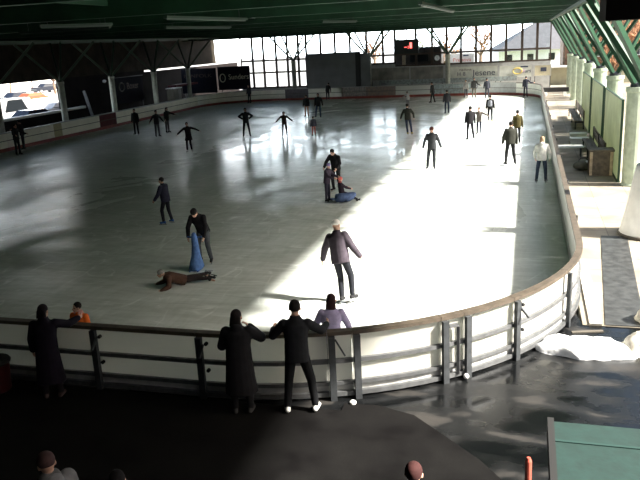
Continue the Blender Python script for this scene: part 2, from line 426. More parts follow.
for a, bq, k, o in segs:
    lab = {'w': f'{o} cream board on the far side of the maroon board, left side', 'r': 'maroon board among the cream boards on the left side', 'n': f'{o} cream board on the near side of the maroon board, left side',
           'y': 'narrow yellowish gate in the cream boards on the left side', 'p': f'{o} cream board on the near side of the yellowish gate'}[k]
    board(far_path, ly(a), ly(bq), lab, 'board sections on the left side', panel={'r': 'panel_maroon', 'y': 'gate_yellow'}.get(k, 'board_left'), cap='cap_grey', kick='kick_red', outer=False, name='rink_gate' if k == 'y' else 'rink_board', cat='gate' if k == 'y' else 'rink board',
          )
# thin brown seam rail along the left boards' inner face belongs to each board
for o in list(COL.objects):
    if o.get('group') in ('board sections on the left side', 'board sections at the far end') or (o.name.startswith('rink_gate') and o.location.x < -20):
        pn = [c for c in COL.objects if c.parent == o and c.name.startswith('panel')]
        if not pn: continue
        me = pn[0].data; vs = [v.co for v in me.vertices]
        n = len(vs)//4
        bm = NB()
        ring = []
        for i in range(n):
            a, c = vs[i*4], vs[i*4+1]; d = (a-c).normalized()
            q = a + d*.006
            ring.append([bm.verts.new((q2.x, q2.y, z)) for q2, z in ((a, .62), (q, .62), (q, .66), (a, .66))])
        for A, B in zip(ring, ring[1:]):
            for k in range(4): bm.faces.new((A[k], A[(k+1) % 4], B[(k+1) % 4], B[k]))
        bm.faces.new(ring[0][::-1]); bm.faces.new(ring[-1])
        build('rub_strip', bm, 'cap_wood', o)
ab = [o for o in COL.objects if o.name.startswith('advertising_board')][0]
def on(root, X, Y, z): return Matrix.Translation(V((X, Y, z))-root.location)
text_part('lettering', 'ma ladrol', .62, 'letter_dark', ab, on(ab, -2.3, ZF-.012, .66) @ FACE_NEAR, 2.2)
text_part('lettering', '73', .62, 'letter_dark', ab, on(ab, -4.35, ZF-.012, .70) @ FACE_NEAR, .6)
text_part('lettering', 'ma rtmeder', .25, 'letter_dim', ab, on(ab, -2.0, ZF-.012, .36) @ FACE_NEAR, 1.8)

# ------------------------------------------------------------------ ground
struct(build('outdoor_ground', box(NB(), (-190, -60, -.6), (190, 330, -.25)), 'outdoor_ground'), 'pale ground outside the hall')
bm = NB()
def slab(bm, pts, z0, z1):
    a = [bm.verts.new((x, y, z0)) for x, y in pts]; c = [bm.verts.new((x, y, z1)) for x, y in pts]
    bm.faces.new(c); bm.faces.new(a[::-1])
    for i in range(len(pts)): bm.faces.new((a[i-1], a[i], c[i], c[i-1]))
    return bm
out = [(x, y) for x, y in arc(XR-RC, ZN+RC, -PI/2, 0, 24)]
# paving beside the sunny side; edge against the asphalt at Y = 13.6
struct(build('paving_floor', slab(NB(), [(1.12, 13.6), (40, 13.6), (40, 84), (-6, 84), (-6, 71), (1.12, 71)], -.24, .012), 'paving'), 'sunlit pale paving along the right side')
curv = [(p[0]+.03, p[1]-.03) for p in arc(XR-RC, ZN+RC, -.62, -.18, 8)]
struct(build('asphalt_floor', slab(NB(), [(-34, -6), (40, -6), (40, 13.6), (1.12, 13.6)] + [(x+.03, y) for x, y in arc(XR-RC, ZN+RC, -.2, -PI/2, 18)] + [(-34, ZN-.0)], -.24, -.0), 'wet_asphalt'), 'dark wet asphalt in front of the curved boards')
e = [gp(x, y, .03) for x, y in ((345,403),(377,405),(414,415),(480,460),(500,478))]
dirn = (e[-1]-e[-3]).normalized(); ex = e[-1]+dirn*7
struct(build('matting_floor', slab(NB(), [(-34, -5.9), (ex.x, -5.9)] + [(p.x, p.y) for p in e[::-1]] + [(e[0].x, ZN-.12), (-34, ZN-.12)], .001, .03), 'rubber_matting'), 'dark rubber matting in front of the near boards')
struct(build('side_floor', box(NB(), (-48, 9.8, -.24), (XL-.15, 90, -.02)), 'dark_wall'), 'dark floor behind the left boards')
struct(build('far_floor', box(NB(), (XL-.15, ZF+.13, -.24), (-6.02, 90, -.01)), 'ad_brown'), 'floor behind the far boards')
# rubber runner on the paving
bm = slab(NB(), [(1.52, 13.62), (2.22, 13.62), (2.66, 20.1), (2.0, 20.1)], .013, .03)
tag(build('rubber_runner', bm, 'matting_dark' if 'matting_dark' in MATS else 'wet_runner' if 'wet_runner' in MATS else mat('wet_runner', (.028, .030, .030), .55, var=.45, scale=5, bump=.4) and 'wet_runner'), 'dark wet rubber runner lying on the sunny paving', 'mat')

# snow, slush
def lump(name, c, r, label, cat, material, amt=.06, sc=5, seg=40):
    bm = NB(); ell(bm, (0, 0, 0), r, None, seg, seg//2)
    cut = [v for v in bm.verts if v.co.z < -.02]
    bmesh.ops.delete(bm, geom=cut, context='VERTS')
    o = build(name, bm, material, None, True); o.location = c
    rough(o, amt, sc); rough(o, amt*.5, sc*2.6)
    for v in o.data.vertices:
        if v.co.z < .01: v.co.z = -.005
    return tag(o, label, cat)
p = gp(584, 350); lump('snow_heap', (p.x+.02, p.y-.07, 0), (.84, .34, .26), 'white heap of scraped snow at the foot of the curved boards', 'snow', 'snow', .07, 5)
p = gp(641, 316); lump('snow_lump', (p.x+.15, p.y-.32, 0), (.28, .30, .42), 'dirty snow lump cut by the right photo edge, farther of two', 'snow', 'dirty_snow', .07, 4)
p = gp(636, 352); lump('snow_lump', (p.x+.10, p.y+.05, 0), (.33, .30, .36), 'dirty snow lump nearer the snow heap at the right edge', 'snow', 'dirty_snow', .07, 4)
bm = slab(NB(), [(1.24, 13.6), (1.46, 13.6), (1.52, 15), (1.42, 17.5), (1.25, 18)], .012, .05)
o = build('slush_strip', bm, 'slush'); tag(o, 'beige wedge of slush along the foot of the right boards', 'slush')
# kerb-like dark line and drain cover
tag(build('drain_channel', bar(NB(), gp(566, 332, .01)+V((.1, 0, .0)), gp(603, 331, .01), .08, .025), 'rope_dark'), 'dark drain channel where paving meets asphalt beside the snow', 'drain')
o = build('ground_light', lathe(NB(), [(.05, 0), (.05, .03), (.03, .045)], gp(353, 403.3, .03)), 'white_paint', None); tag(o, 'tiny white cap on the floor below the narrow board section', 'cap')

# ------------------------------------------------------------------ roof and columns
EAVE = 2.7
bm = NB(); box(bm, (-36, 12.3, 7.0), (EAVE, 78, 7.25)); box(bm, (-36, -8, 7.0), (4.9, 12.3, 7.25))
struct(build('ceiling', bm, 'roof_green'), 'dark green roof over the rink')
for k, Y in enumerate((6, 13.1, 20, 26.9, 33.8, 40.7, 47.6, 54.5, 61.4)):
    struct(build('roof_beam', box(NB(), (-36, Y-.13, 6.42), (EAVE-.02, Y+.13, 6.99)), 'beam_green'))
for Y in (71.0, 75.0): struct(build('roof_beam', box(NB(), (-36, Y-.15, 6.2), (EAVE-.02, Y+.15, 6.99)), 'beam_green'))
for X in (1.85, -30.3, -33.8): struct(build('roof_beam', box(NB(), (X-.12, -6, 6.28), (X+.12, 77, 6.41)), 'beam_green'))
for X in (-6, -12, -18, -24): struct(build('purlin_beam', box(NB(), (X-.08, -6, 6.75), (X+.08, 77, 6.995)), 'beam_green'))
def column(X, Y, zt, w, label, group, m='concrete', spl=2.0, mats=('strut_green',)*4, zr=6.28):
    root = empty('forked_column', (X, Y, 0), 0, label, 'column', group)
    bm = NB(); lathe(bm, [(w*.56, 0), (w*.56, .06), (w*.5, .10), (w*.5, zt-.18), (w*.56, zt-.15), (w*.56, zt)], n=20)
    build('post', bm, m, root)
    build('cap', lathe(NB(), [(w*.36, zt), (w*.36, zt+.10), (w*.2, zt+.16)], n=14), 'steel_dark', root)
    for k, (sx, sy) in enumerate(((-1,-1),(1,-1),(1,1),(-1,1))):
        build('strut', bar(NB(), (sx*.08, sy*.08, zt+.08), (sx*spl*.9, sy*spl, zr), .11, .15), mats[k], root)
    return root
for i, (X, n) in enumerate(((-23.2, 'left of the big dark screen'), (-15.3, 'at the right end of the big dark screen'), (-7.5, 'right of the red scoreboard'))):
    column(X, 73, 3.72, .46, f'grey forked column at the far end {n}', 'forked columns at the far end')
for i, Y in enumerate((32.0, 38.7, 45.5, 52.2, 59.2, 66.1)):
    lab = ['grey forked column on the left just outside the photo edge', 'grey forked column at the left photo edge beside two people', 'grey forked column right of the bright car park opening', 'grey forked column behind the maroon board', 'grey forked column left of the faint ring logo, far left side', 'grey forked column beside the olive cabinet in the far left corner'][i]
    if i == 4: lab = 'slim grey forked column between ring logo banner and olive cabinet'
    if i == 0: continue
    column(-31.8, Y, 3.62, .44, lab, 'forked columns on the left')
for i, Y in enumerate((20.4, 27.2, 34.1, 41.0, 47.9, 54.8, 61.7, 68.6)):
    lab = f'{names[i-1]} green-tinted forked column along the sunny paving counted from the right photo edge' if i else 'green-tinted forked column standing in the white flared sleeve at the right photo edge'
    column(3.62 if i else 3.25, Y, 3.42, .66, lab, 'forked columns along the paving', 'concrete_green', 1.9)
# white sleeve round the nearest column
bm = NB(); lathe(bm, [(.74, .0), (.78, .06), (.74, .2), (.60, .9), (.47, 1.7), (.42, 1.9)], n=28)
o = build('column_sleeve', bm, 'pvc_white', None, True); o.location = (3.25, 20.4, .012); tag(o, 'white flared sleeve with dark hem round the nearest right column', 'sleeve')
bm = NB()
pts = [(.785*math.cos(a), .785*math.sin(a), .05) for a in [k*2*PI/28 for k in range(29)]]; tube(bm, pts, .035, 8, False)
build('hem', bm, 'rope_dark', o)
# hanging fluorescent fixtures, unlit
lampspec = [((20, 33), (110, 27)), ((40, 26), (112, 24)), ((165, 17), (246, 19)), ((165, 27), (230, 27)), ((322, 21), (356, 21)), ((420, 3), (478, 17))]
wh = ['longest at the far left under the roof', 'above the far left one', 'upper one left of the roof middle', 'lower one left of the roof middle', 'above the red scoreboard', 'slanting toward the right under the roof']
for k, ((ax, ay), (bx, by)) in enumerate(lampspec):
    a, bq = gp(ax, ay, 6.38), gp(bx, by, 6.38)
    if (a-bq).length > 9: bq = a+(bq-a).normalized()*9
    root = empty('roof_lamp', a.lerp(bq, .5), 0, f'unlit slim grey strip lamp, {wh[k]}', 'lamp', 'strip lamps under the roof')
    d = (bq-a)/2
    build('housing', bar(NB(), -d, d, .14, .08), 'lamp_grey', root)
    build('tube', tube(NB(), [-d*.98+V((0,0,-.06)), d*.98+V((0,0,-.06))], .022, 8), 'lamp_grey', root)
    for s in (-.8, .8): build('hanger', bar(NB(), d*s+V((0,0,.04)), d*s+V((0,0,.61)), .02), 'steel_dark', root)
# near building parts
struct(build('wall_near', box(NB(), (-37.2, -6.2, -.2), (9, -6, 7)), 'dark_wall'), 'unseen dark wall added behind the viewpoint')  # unseen wall, put in to darken the foreground
struct(build('wall_right', box(NB(), (6.0, -6, -.2), (6.3, 9.3, 2.6)), 'dark_wall'), 'dark building wall at the near right')
bm = NB(); box(bm, (1.02, 11.2, 5.50), (3.0, 12.2, 7.0)); struct(build('wall_overhang', bm, 'dark_wall'), 'dark overhang at the top right')
# left side: upper cladding, lower wall with an opening, ledge
bm = NB()
box(bm, (-34.6, -6, 3.72), (-34.4, 79, 7.0)); struct(build('wall_left', bm, 'dark_cladding'), 'dark upper cladding behind the left struts')
bm = NB(); box(bm, (-37.2, -6, -.2), (-37.0, 42.5, 4.4)); box(bm, (-37.2, 52.6, -.2), (-37.0, 67, 4.4)); box(bm, (-37.2, 67, -.2), (-37, 92, 3.42))  # left walls run on unseen towards the viewpoint, closed there to darken this side
struct(build('wall_left_back', bm, 'dark_wall'), 'dark wall behind the left boards')
struct(build('wall_left_low', box(NB(), (-36.3, 42.4, -.2), (-36.1, 52.6, 1.02)), 'dark_wall'), 'low dark wall under the car park opening')
tag(build('ledge_rail', box(NB(), (-36.32, 43.0, 1.03), (-36.0, 54.6, 1.22)), 'white_paint'), 'long white ledge under the bright car park opening', 'ledge')

# ------------------------------------------------------------------ left side things
def banner(name, X, Y0, Y1, z0, z1, label, m='banner_dark'):
    root = empty(name, (X, (Y0+Y1)/2, 0), 0, label, 'banner')
    build('cloth', box(NB(), (-.02, -(Y1-Y0)/2, z0), (.02, (Y1-Y0)/2, z1)), m, root)
    build('pole', tube(NB(), [(0, -(Y1-Y0)/2-.1, z1+.02), (0, (Y1-Y0)/2+.1, z1+.02)], .03, 8), 'steel_dark', root)
    for s in (-1, 1): build('stand', bar(NB(), (-.04, s*(Y1-Y0)*.46, -.02), (-.04, s*(Y1-Y0)*.46, z1), .05), 'steel_dark', root)
    return root
# the dark banner with pale lettering in the far left corner (faces the camera side)
a0, a1 = aty(221, 92, 71.2), aty(251, 90, 71.2)
root = empty('advertising_banner', (0, 0, 0), 0, 'dark banner with pale round logo and lettering in the far left corner', 'banner'); root.location = ((a0.x+a1.x)/2, 71.2, 0)
W = a1.x-a0.x
build('cloth', box(NB(), (-W/2-.2, 0, 1.15), (W/2, .05, 3.5)), 'banner_dark', root)
for s in (-1, 1): build('stand', bar(NB(), (s*W*.45, .1, -.02), (s*W*.45, .1, 3.5), .07), 'steel_dark', root)
bm = NB(); tube(bm, [(-W/2+.32+.30*math.cos(t), -.012, 2.36+.40*math.sin(t)) for t in [k*2*PI/24 for k in range(25)]], .055, 6, False); build('logo', bm, 'letter_pale', root)
build('logo', ell(NB(), (-W/2+.32, -.012, 2.36), (.10, .02, .17)), 'letter_brown', root)
text_part('lettering', 'Sunders', .75, 'letter_pale', root, Matrix.Translation((.42, -.015, 2.42)) @ FACE_NEAR, W*.66)
# wide dark hoarding left of it, along the corner
a0 = aty(183, 92, 71.35); a1 = aty(217.5, 92, 71.35)
r = empty('advertising_banner', ((a0.x+a1.x)/2, 71.35, 0), 0, 'plain dark banner with dim reddish lettering left of the pale lettered banner', 'banner'); W = a1.x-a0.x
build('cloth', box(NB(), (-W/2, 0, .9), (W/2, .05, 3.42)), 'banner_dark', r)
for s in (-1, 1): build('stand', bar(NB(), (s*W*.46, .1, -.02), (s*W*.46, .1, 3.4), .07), 'steel_dark', r)
text_part('lettering', 'MINFOLK', .5, 'letter_brown', r, Matrix.Translation((-.1, -.015, 2.65)) @ FACE_NEAR, W*.8)
r = banner('advertising_banner', -34.2, 56.0, 61.4, 1.1, 3.3, 'black banner with faint grey ring logo on the left side')
bm = NB(); tube(bm, [(.03, -1.1+.42*math.cos(t), 2.5+.36*math.sin(t)) for t in [k*2*PI/24 for k in range(25)]], .06, 6, False); build('logo', bm, 'letter_dim', r)
text_part('lettering', 'Boxer', .8, 'letter_brown', r, Matrix.Translation((.03, .8, 2.5)) @ FACE_EAST, 2.0)
# awning-like red bench row and olive cabinet
root = empty('canopy_bench', (-32.2, 65.6, 0), 0, 'dull red covered bench behind the far left boards', 'bench')
build('roof_panel', box(NB(), (-.5, -2.2, 2.02), (.35, 2.6, 2.2)), 'panel_maroon', root)
build('seat', box(NB(), (-.45, -2.2, .42), (.0, 2.6, .48)), 'wood_bench', root)
for s in (-2.1, 2.5): build('side_post', box(NB(), (-.5, s-.05, -.02), (-.4, s+.05, 2.02)), 'steel_dark', root)
root = empty('cabinet', (-31.6, 62.4, 0), 0, 'olive grey cabinet with pale top behind the far left boards', 'cabinet')
build('body', box(NB(), (-.35, -.75, -.02), (.35, .75, 1.95)), mat('olive', (.10, .10, .075), .6, var=.15) and 'olive', root)
build('top', box(NB(), (-.42, -.9, 1.95), (.42, .82, 2.03)), 'cap_grey', root)
build('door', box(NB(), (.352, -.7, .1), (.37, -.02, 1.88)), 'olive', root); build('door', box(NB(), (.352, .02, .1), (.37, .7, 1.88)), 'olive', root)
# leaning grey strip seen left of the second column
root = empty('leaning_board', (-35.2, 54.0, 0), 0, 'grey board leaning between two left columns', 'board')
build('plank', bar(NB(), (0, .3, -.02), (-.35, -.1, 2.5), .05, .28), 'steel_dark', root)
tag(build('wall_lamp', ell(NB(), (-36.93, 59.4, 2.98), (.08, .30, .14)), 'white_paint'), 'small pale wall lamp glinting on the dark left wall', 'lamp')

# ------------------------------------------------------------------ far end glazing
GY = 76.5
xs = [240, 252, 263, 275.6, 287, 298, 306, 320.6, 335, 350, 366.5, 383, 395, 416, 432, 446.6, 461, 476, 491, 506, 522, 537, 551]
XS = [aty(x, 50, GY).x for x in xs]
win = []
for k in range(len(XS)-1):
    x0, x1 = XS[k], XS[k+1]; sill = .85 if k < 6 else 2.9 if k < 12 else 2.6
    root = struct(empty(f'window_{k+1}', ((x0+x1)/2, GY, 0)), 'bay of the bright far glass wall')
    h = (x1-x0)/2; bm = NB()
    w = .12
    box(bm, (-h, -.05, sill), (-h+w, .05, 7.0)); box(bm, (h-w, -.05, sill), (h, .05, 7.0))
    for z in (sill, 2.45, 3.72, 6.2):
        if z >= sill: box(bm, (-h+w, -.045, z), (h-w, .045, z+.17))
    build('window_frame', bm, 'mullion', root); build('pane', box(NB(), (-h+w, -.006, sill+.05), (h-w, .006, 6.98)), 'window_glass', root)
bm = NB(); box(bm, (XS[0], GY-.1, -.2), (XS[6], GY+.1, .85)); box(bm, (XS[6], GY-.1, -.2), (XS[12], GY+.1, 2.9)); box(bm, (XS[12], GY-.1, -.2), (XS[-1], GY+.1, 2.6))
struct(build('wall_far', bm, 'ad_grey'), 'low wall under the far glass wall')
struct(build('wall_end', box(NB(), (XS[-1], 80.2, -.2), (14, 80.4, 1.75)), mat('wall_beige', (.34, .32, .22), .8, var=.12, scale=1.5) and 'wall_beige'), 'beige garden wall beyond the right end of the rink')
tag(build('wall_coping', box(NB(), (-.9, 79.5, 1.76), (6.2, 80.5, 1.92)), 'white_paint'), 'bright white coping on the beige wall at the far right', 'coping')
# big dark screen
a0, a1 = aty(307, 80, 72.0), aty(356, 80, 72.0); W = a1.x-a0.x
root = empty('dark_screen', (a0.x, 72.0, 0), 0, 'big blank dark grey screen behind the far boards', 'screen')
build('face_panel', box(NB(), (0, 0, .95), (W, .12, 4.32)), 'screen_dark', root)
bm = NB()
for lo, hi in (((-.06, -.02, .9), (0, .14, 4.38)), ((W, -.02, .9), (W+.5, .14, 4.38)), ((0, -.02, 4.32), (W, .14, 4.38)), ((0, -.02, .9), (W, .14, .95))): box(bm, lo, hi)
build('frame', bm, mat('screen_edge', (.018, .022, .022), .6) and 'screen_edge', root)
build('wing_panel', box(NB(), (W+.5, .05, .95), (W+1.45, .14, 4.2)), 'screen_dark', root)
for s in (.4, W/2, W-.4): build('support', bar(NB(), (s, .2, -.01), (s, .2, 4.2), .12), 'steel_dark', root)
# tier of advertising hoardings in front of the low wall
def hoarding(x0, x1, y0, y1, m, label, Y=73.9):
    A, B = aty(x0, y1, Y), aty(x1, y1, Y); zt = aty((x0+x1)/2, y0, Y).z; zb = aty((x0+x1)/2, y1, Y).z
    root = empty('advertising_hoarding', ((A.x+B.x)/2, Y, 0), 0, label, 'hoarding', 'hoardings above the far boards'); h = (B.x-A.x)/2
    build('panel', box(NB(), (-h+.05, 0, zb), (h-.05, .06, zt)), m, root)
    bm = NB(); box(bm, (-h, -.02, zt-.03), (h, .08, zt+.05)); box(bm, (-h, -.02, zb-.05), (h, .08, zb)); box(bm, (-h, -.02, zb), (-h+.05, .08, zt)); box(bm, (h-.05, -.02, zb), (h, .08, zt))
    build('frame', bm, 'ad_grey', root)
    for s in (-.9, .9): build('support', bar(NB(), (s*h, .12, -.01), (s*h, .12, zt), .07), 'steel_dark', root)
    return root, h, zb, zt
r1, h, zb, zt = hoarding(370, 410, 67.5, 80, 'ad_photo', 'dim mottled hoarding under the scoreboard')
r1, h, zb, zt = hoarding(410, 444, 66.5, 79.5, 'ad_photo', 'dim mottled hoarding just left of the right far column')
r1, h, zb, zt = hoarding(450, 498, 66, 78, 'ad_pale', 'pale hoarding with dark slanted lettering at the far end')
text_part('lettering', 'Jesene', .8, 'letter_dark', r1, Matrix.Translation((h*.42, -.01, zb+.50*(zt-zb)-.1)) @ FACE_NEAR, h*.95)
for ch, q in (('H', -.62), ('8', -.40)): text_part('lettering', ch, .5, 'letter_dark', r1, Matrix.Translation((h*q, -.01, zb+.36*(zt-zb))) @ FACE_NEAR)
text_part('lettering', 'radost', .3, 'letter_brown', r1, Matrix.Translation((-h*.35, -.01, zb+.72*(zt-zb))) @ FACE_NEAR, h*.5)
r1, h, zb, zt = hoarding(499, 532, 65, 77, 'ad_pale', 'pale hoarding with a gold oval logo at the far end')
bm = NB(); tube(bm, [(.12*h+.42*math.cos(t), -.012, zb+.5*(zt-zb)+.27*math.sin(t)) for t in [k*2*PI/24 for k in range(25)]], .06, 6, False); build('logo', bm, 'logo_gold', r1)
build('logo', ell(NB(), (.42*h, -.01, zb+.5*(zt-zb)), (.22, .02, .18)), 'logo_violet', r1)
build('logo', box(NB(), (.3*h, -.02, zb+.78*(zt-zb)), (.75*h, .0, zb+.9*(zt-zb))), 'letter_dark', r1)
text_part('lettering', 'aurs', .5, 'letter_dark', r1, Matrix.Translation((.68*h, -.012, zb+.48*(zt-zb))) @ FACE_NEAR, h*.5)
r1, h, zb, zt = hoarding(534, 551, 65, 75.5, 'cream_paint', 'small cream hoarding with a dark rectangle at the far right')
build('sign_patch', box(NB(), (-.25*h, -.012, zb+.40*(zt-zb)), (.45*h, .0, zb+.78*(zt-zb))), 'letter_dark', r1)
tag(build('guard_rail', box(NB(), (-14.4, 73.4, .98), (-1, 73.5, 1.42)), 'ad_teal'), 'blue grey rail below the far hoardings', 'rail')
# scoreboard and dark cabin behind the glass
Y = 77.4
A, B = aty(395, 41, Y), aty(441, 66, Y)
root = empty('cabin', ((A.x+B.x)/2, Y+1.2, 0), 0, 'dark brown cabin behind the far glass under the scoreboard', 'cabin'); h = (B.x-A.x)/2
zc = aty(425, 45, Y).z
build('body', box(NB(), (-h, -1.1, -.25), (h, 1.2, zc-.35)), 'kiosk_brown', root)
build('roof', box(NB(), (-h-.1, -1.2, zc-.35), (h+.1, 1.3, zc-.2)), 'roof_grey', root)
build('cabin_window', box(NB(), (-h*.35, -1.13, 3.0), (h*.45, -1.1, 3.75)), 'car_glass', root)
build('door', box(NB(), (-h*.70, -1.14, 2.4), (-h*.55, -1.1, 3.8)), 'wood_light', root)
c = aty(437, 58, 76.2)
root = empty('wall_clock', (c.x, 76.2, c.z), 0, 'white round clock beside the right far column', 'clock')
bm = NB(); tube(bm, [(0, 0, 0), (0, .08, 0)], .26, 20); build('face', bm, 'clock_white', root)
bm = NB(); bar(bm, (0, -.01, 0), (0, -.01, .18), .02); build('hand', bm, 'letter_dark', root)
bm = NB(); bar(bm, (0, -.01, 0), (.12, -.01, -.05), .02); build('hand', bm, 'letter_dark', root)
build('bracket', bar(NB(), (0, .08, 0), (0, .28, 0), .05), 'steel_dark', root)
A, B = aty(395.5, 40.5, 74.9), aty(419, 52.5, 74.9)
root = empty('scoreboard', ((A.x+B.x)/2, 74.5, (A.z+B.z)/2), 0, 'dark scoreboard with glowing red digits under the far roof edge', 'scoreboard'); h = (B.x-A.x)/2; v = (A.z-B.z)/2+.05
build('housing', box(NB(), (-h, 0, -v), (h, .3, v)), 'screen_edge', root)
text_part('digit', '-:', .5, 'led_red', root, Matrix.Translation((.0, -.012, -.02)) @ FACE_NEAR, .45)
text_part('digit', '1', .8, 'led_red', root, Matrix.Translation((.42, -.012, .07)) @ FACE_NEAR, .22)
build('bracket', bar(NB(), (0, .15, v), (0, .15, 6.19-(A.z+B.z)/2), .1), 'steel_dark', root)

# ------------------------------------------------------------------ outdoors
def tree(X, Y, h, label, tw='twig_brown', seed=0, group='trees beyond the far glass'):
    rnd = random.Random(seed); root = empty('tree', (X, Y, -.25), 0, label, 'tree', group)
    bt, bl = NB(), NB()
    def branch(p, d, L, r, dep):
        n = 3; pts = [p]; dd = d
        for i in range(n):
            dd = (dd+V((rnd.uniform(-.18,.18), rnd.uniform(-.18,.18), rnd.uniform(-.03,.12)))).normalized(); pts.append(pts[-1]+dd*L/n)
        tube(bt if dep < 2 else bl, pts, [r, r*.85, r*.7, r*.5], 5 if dep else 8)
        if dep == 3: return
        for k in range(5 if dep else 8):
            i = rnd.choice((1, 2, 3)) if dep else rnd.choice((2, 3)); a = rnd.uniform(0, 2*PI); up_ = rnd.uniform(.25, .8)
            branch(pts[i], (dd*.5+V((math.cos(a), math.sin(a), up_))).normalized(), L*rnd.uniform(.5, .72), r*.5, dep+1)
    branch(V((0, 0, 0)), V((0, 0, 1)), h*.42, h*.028, 0)
    build('trunk', bt, 'bark', root); build('crown', bl, tw, root)
for k, (X, Y, h, l) in enumerate(((-24, 118, 9, 'bare tree far left beyond the glass wall'), (-10.5, 100, 8, 'bare reddish tree beyond the glass right of the scoreboard'), (-7, 112, 10, 'bare reddish tree beyond the glass behind the right far column'), (-15, 106, 8, 'leafing tree beyond the glass above the scoreboard'))):
    tree(X, Y, h, l, 'leaf_green' if k == 3 else 'twig_brown', k)
for k, (X, Y, h, l) in enumerate(((7.4, 56, 8, 'bare tree behind the right columns, nearest of three'), (6.9, 64, 8, 'bare tree behind the right columns, middle of three'), (6.3, 71, 9, 'bare tree behind the right columns nearest the wooden building'))):
    tree(X, Y, h, l, 'twig_brown', 20+k, 'trees beyond the right columns')
def house(X, Y, w, d, hw, hr, label, wall, roofm, rz=0):
    root = empty('house', (X, Y, -.25), rz, label, 'house')
    build('wall', box(NB(), (-w/2, -d/2, 0), (w/2, d/2, hw)), wall, root)
    bm = NB(); o = .5
    v = [bm.verts.new(q) for q in ((-w/2-o, -d/2-o, hw), (w/2+o, -d/2-o, hw), (w/2+o, d/2+o, hw), (-w/2-o, d/2+o, hw), (w*.22, 0, hw+hr), (w/2+o, 0, hw+hr))]
    for f in ((0,1,5,4), (2,3,4,5), (0,4,3), (1,2,5), (3,2,1,0)): bm.faces.new([v[i] for i in f])
    build('roof', bm, roofm, root)
    k = int(w//3)
    for i in range(k):
        x = -w/2+(i+.5)*w/k
        f = build('window', box(NB(), (x-.55, -d/2-.04, hw*.45), (x+.55, -d/2, hw*.45+1.2)), 'white_paint', root)
        build('pane', box(NB(), (x-.47, -d/2-.06, hw*.45+.08), (x+.47, -d/2-.041, hw*.45+1.12)), 'car_glass', f)
    build('chimney', box(NB(), (w*.3, -.3, hw+hr*.5), (w*.3+.6, .3, hw+hr+.5)), 'concrete', root)
house(-.6, 122, 9.5, 9, 3.0, 4.4, 'house with big grey roof beyond the glass at the far right', 'facade_white', 'roof_grey', .2)
house(-88, 118, 26, 10, 7, 3, 'white house beyond the left car park', 'facade_white', 'facade_ochre', .6)
for k, (px, D, h, l) in enumerate(((10, 118, 6.5, 'reddish bare tree at the left end beyond the car park'), (33, 125, 6, 'reddish bare tree in the middle beyond the car park'), (55, 112, 6.5, 'reddish bare tree at the right end beyond the car park'))):
    d = ray(px, 88); P_ = d*(D/d.dot(fw)); tree(P_.x, P_.y, h, l, 'twig_brown', 40+k, 'trees beyond the car park')
# wooden building behind the right columns
root = empty('wooden_building', (10.9, 82, 0), 0, 'tall reddish wooden building behind the right columns', 'building')
build('wall', box(NB(), (-7.4, 0, -.24), (8, 8, 11.2)), 'facade_wood', root)
for k in range(24): build('batten', box(NB(), (-7.35+k*.62, -.06, -.2), (-7.23+k*.62, 0, 11.2)), 'wood_light' if k % 5 == 2 else 'wood_bench', root)
build('roof', box(NB(), (-7.7, -.6, 11.2), (8.4, 8.6, 11.45)), 'roof_grey', root)
for k in range(3):
    f = build('window', box(NB(), (-4.2+k*3.1, -.09, 2.6), (-3.0+k*3.1, -.061, 4.2)), 'white_paint', root); build('pane', box(NB(), (-4.1+k*3.1, -.11, 2.7), (-3.1+k*3.1, -.091, 4.1)), 'car_glass', f)
bm = NB(); v = [[bm.verts.new((x, y, z+1.2*math.sin(y*.13+x))) for x, z in ((17, -2), (21, 4), (27, 11), (34, 17), (46, 20), (70, 18))] for y in range(-60, 131, 10)]
for A, B in zip(v, v[1:]):
    for k in range(5): bm.faces.new((A[k], A[k+1], B[k+1], B[k]))
struct(build('sky_blocker_ground', bm, mat('sky_blocker', (.055, .050, .030), .9, var=.4, scale=.3) and 'sky_blocker'), 'unseen hillside added on the right to block low sky light')  # unseen hill, added so less low sky light reaches the ice
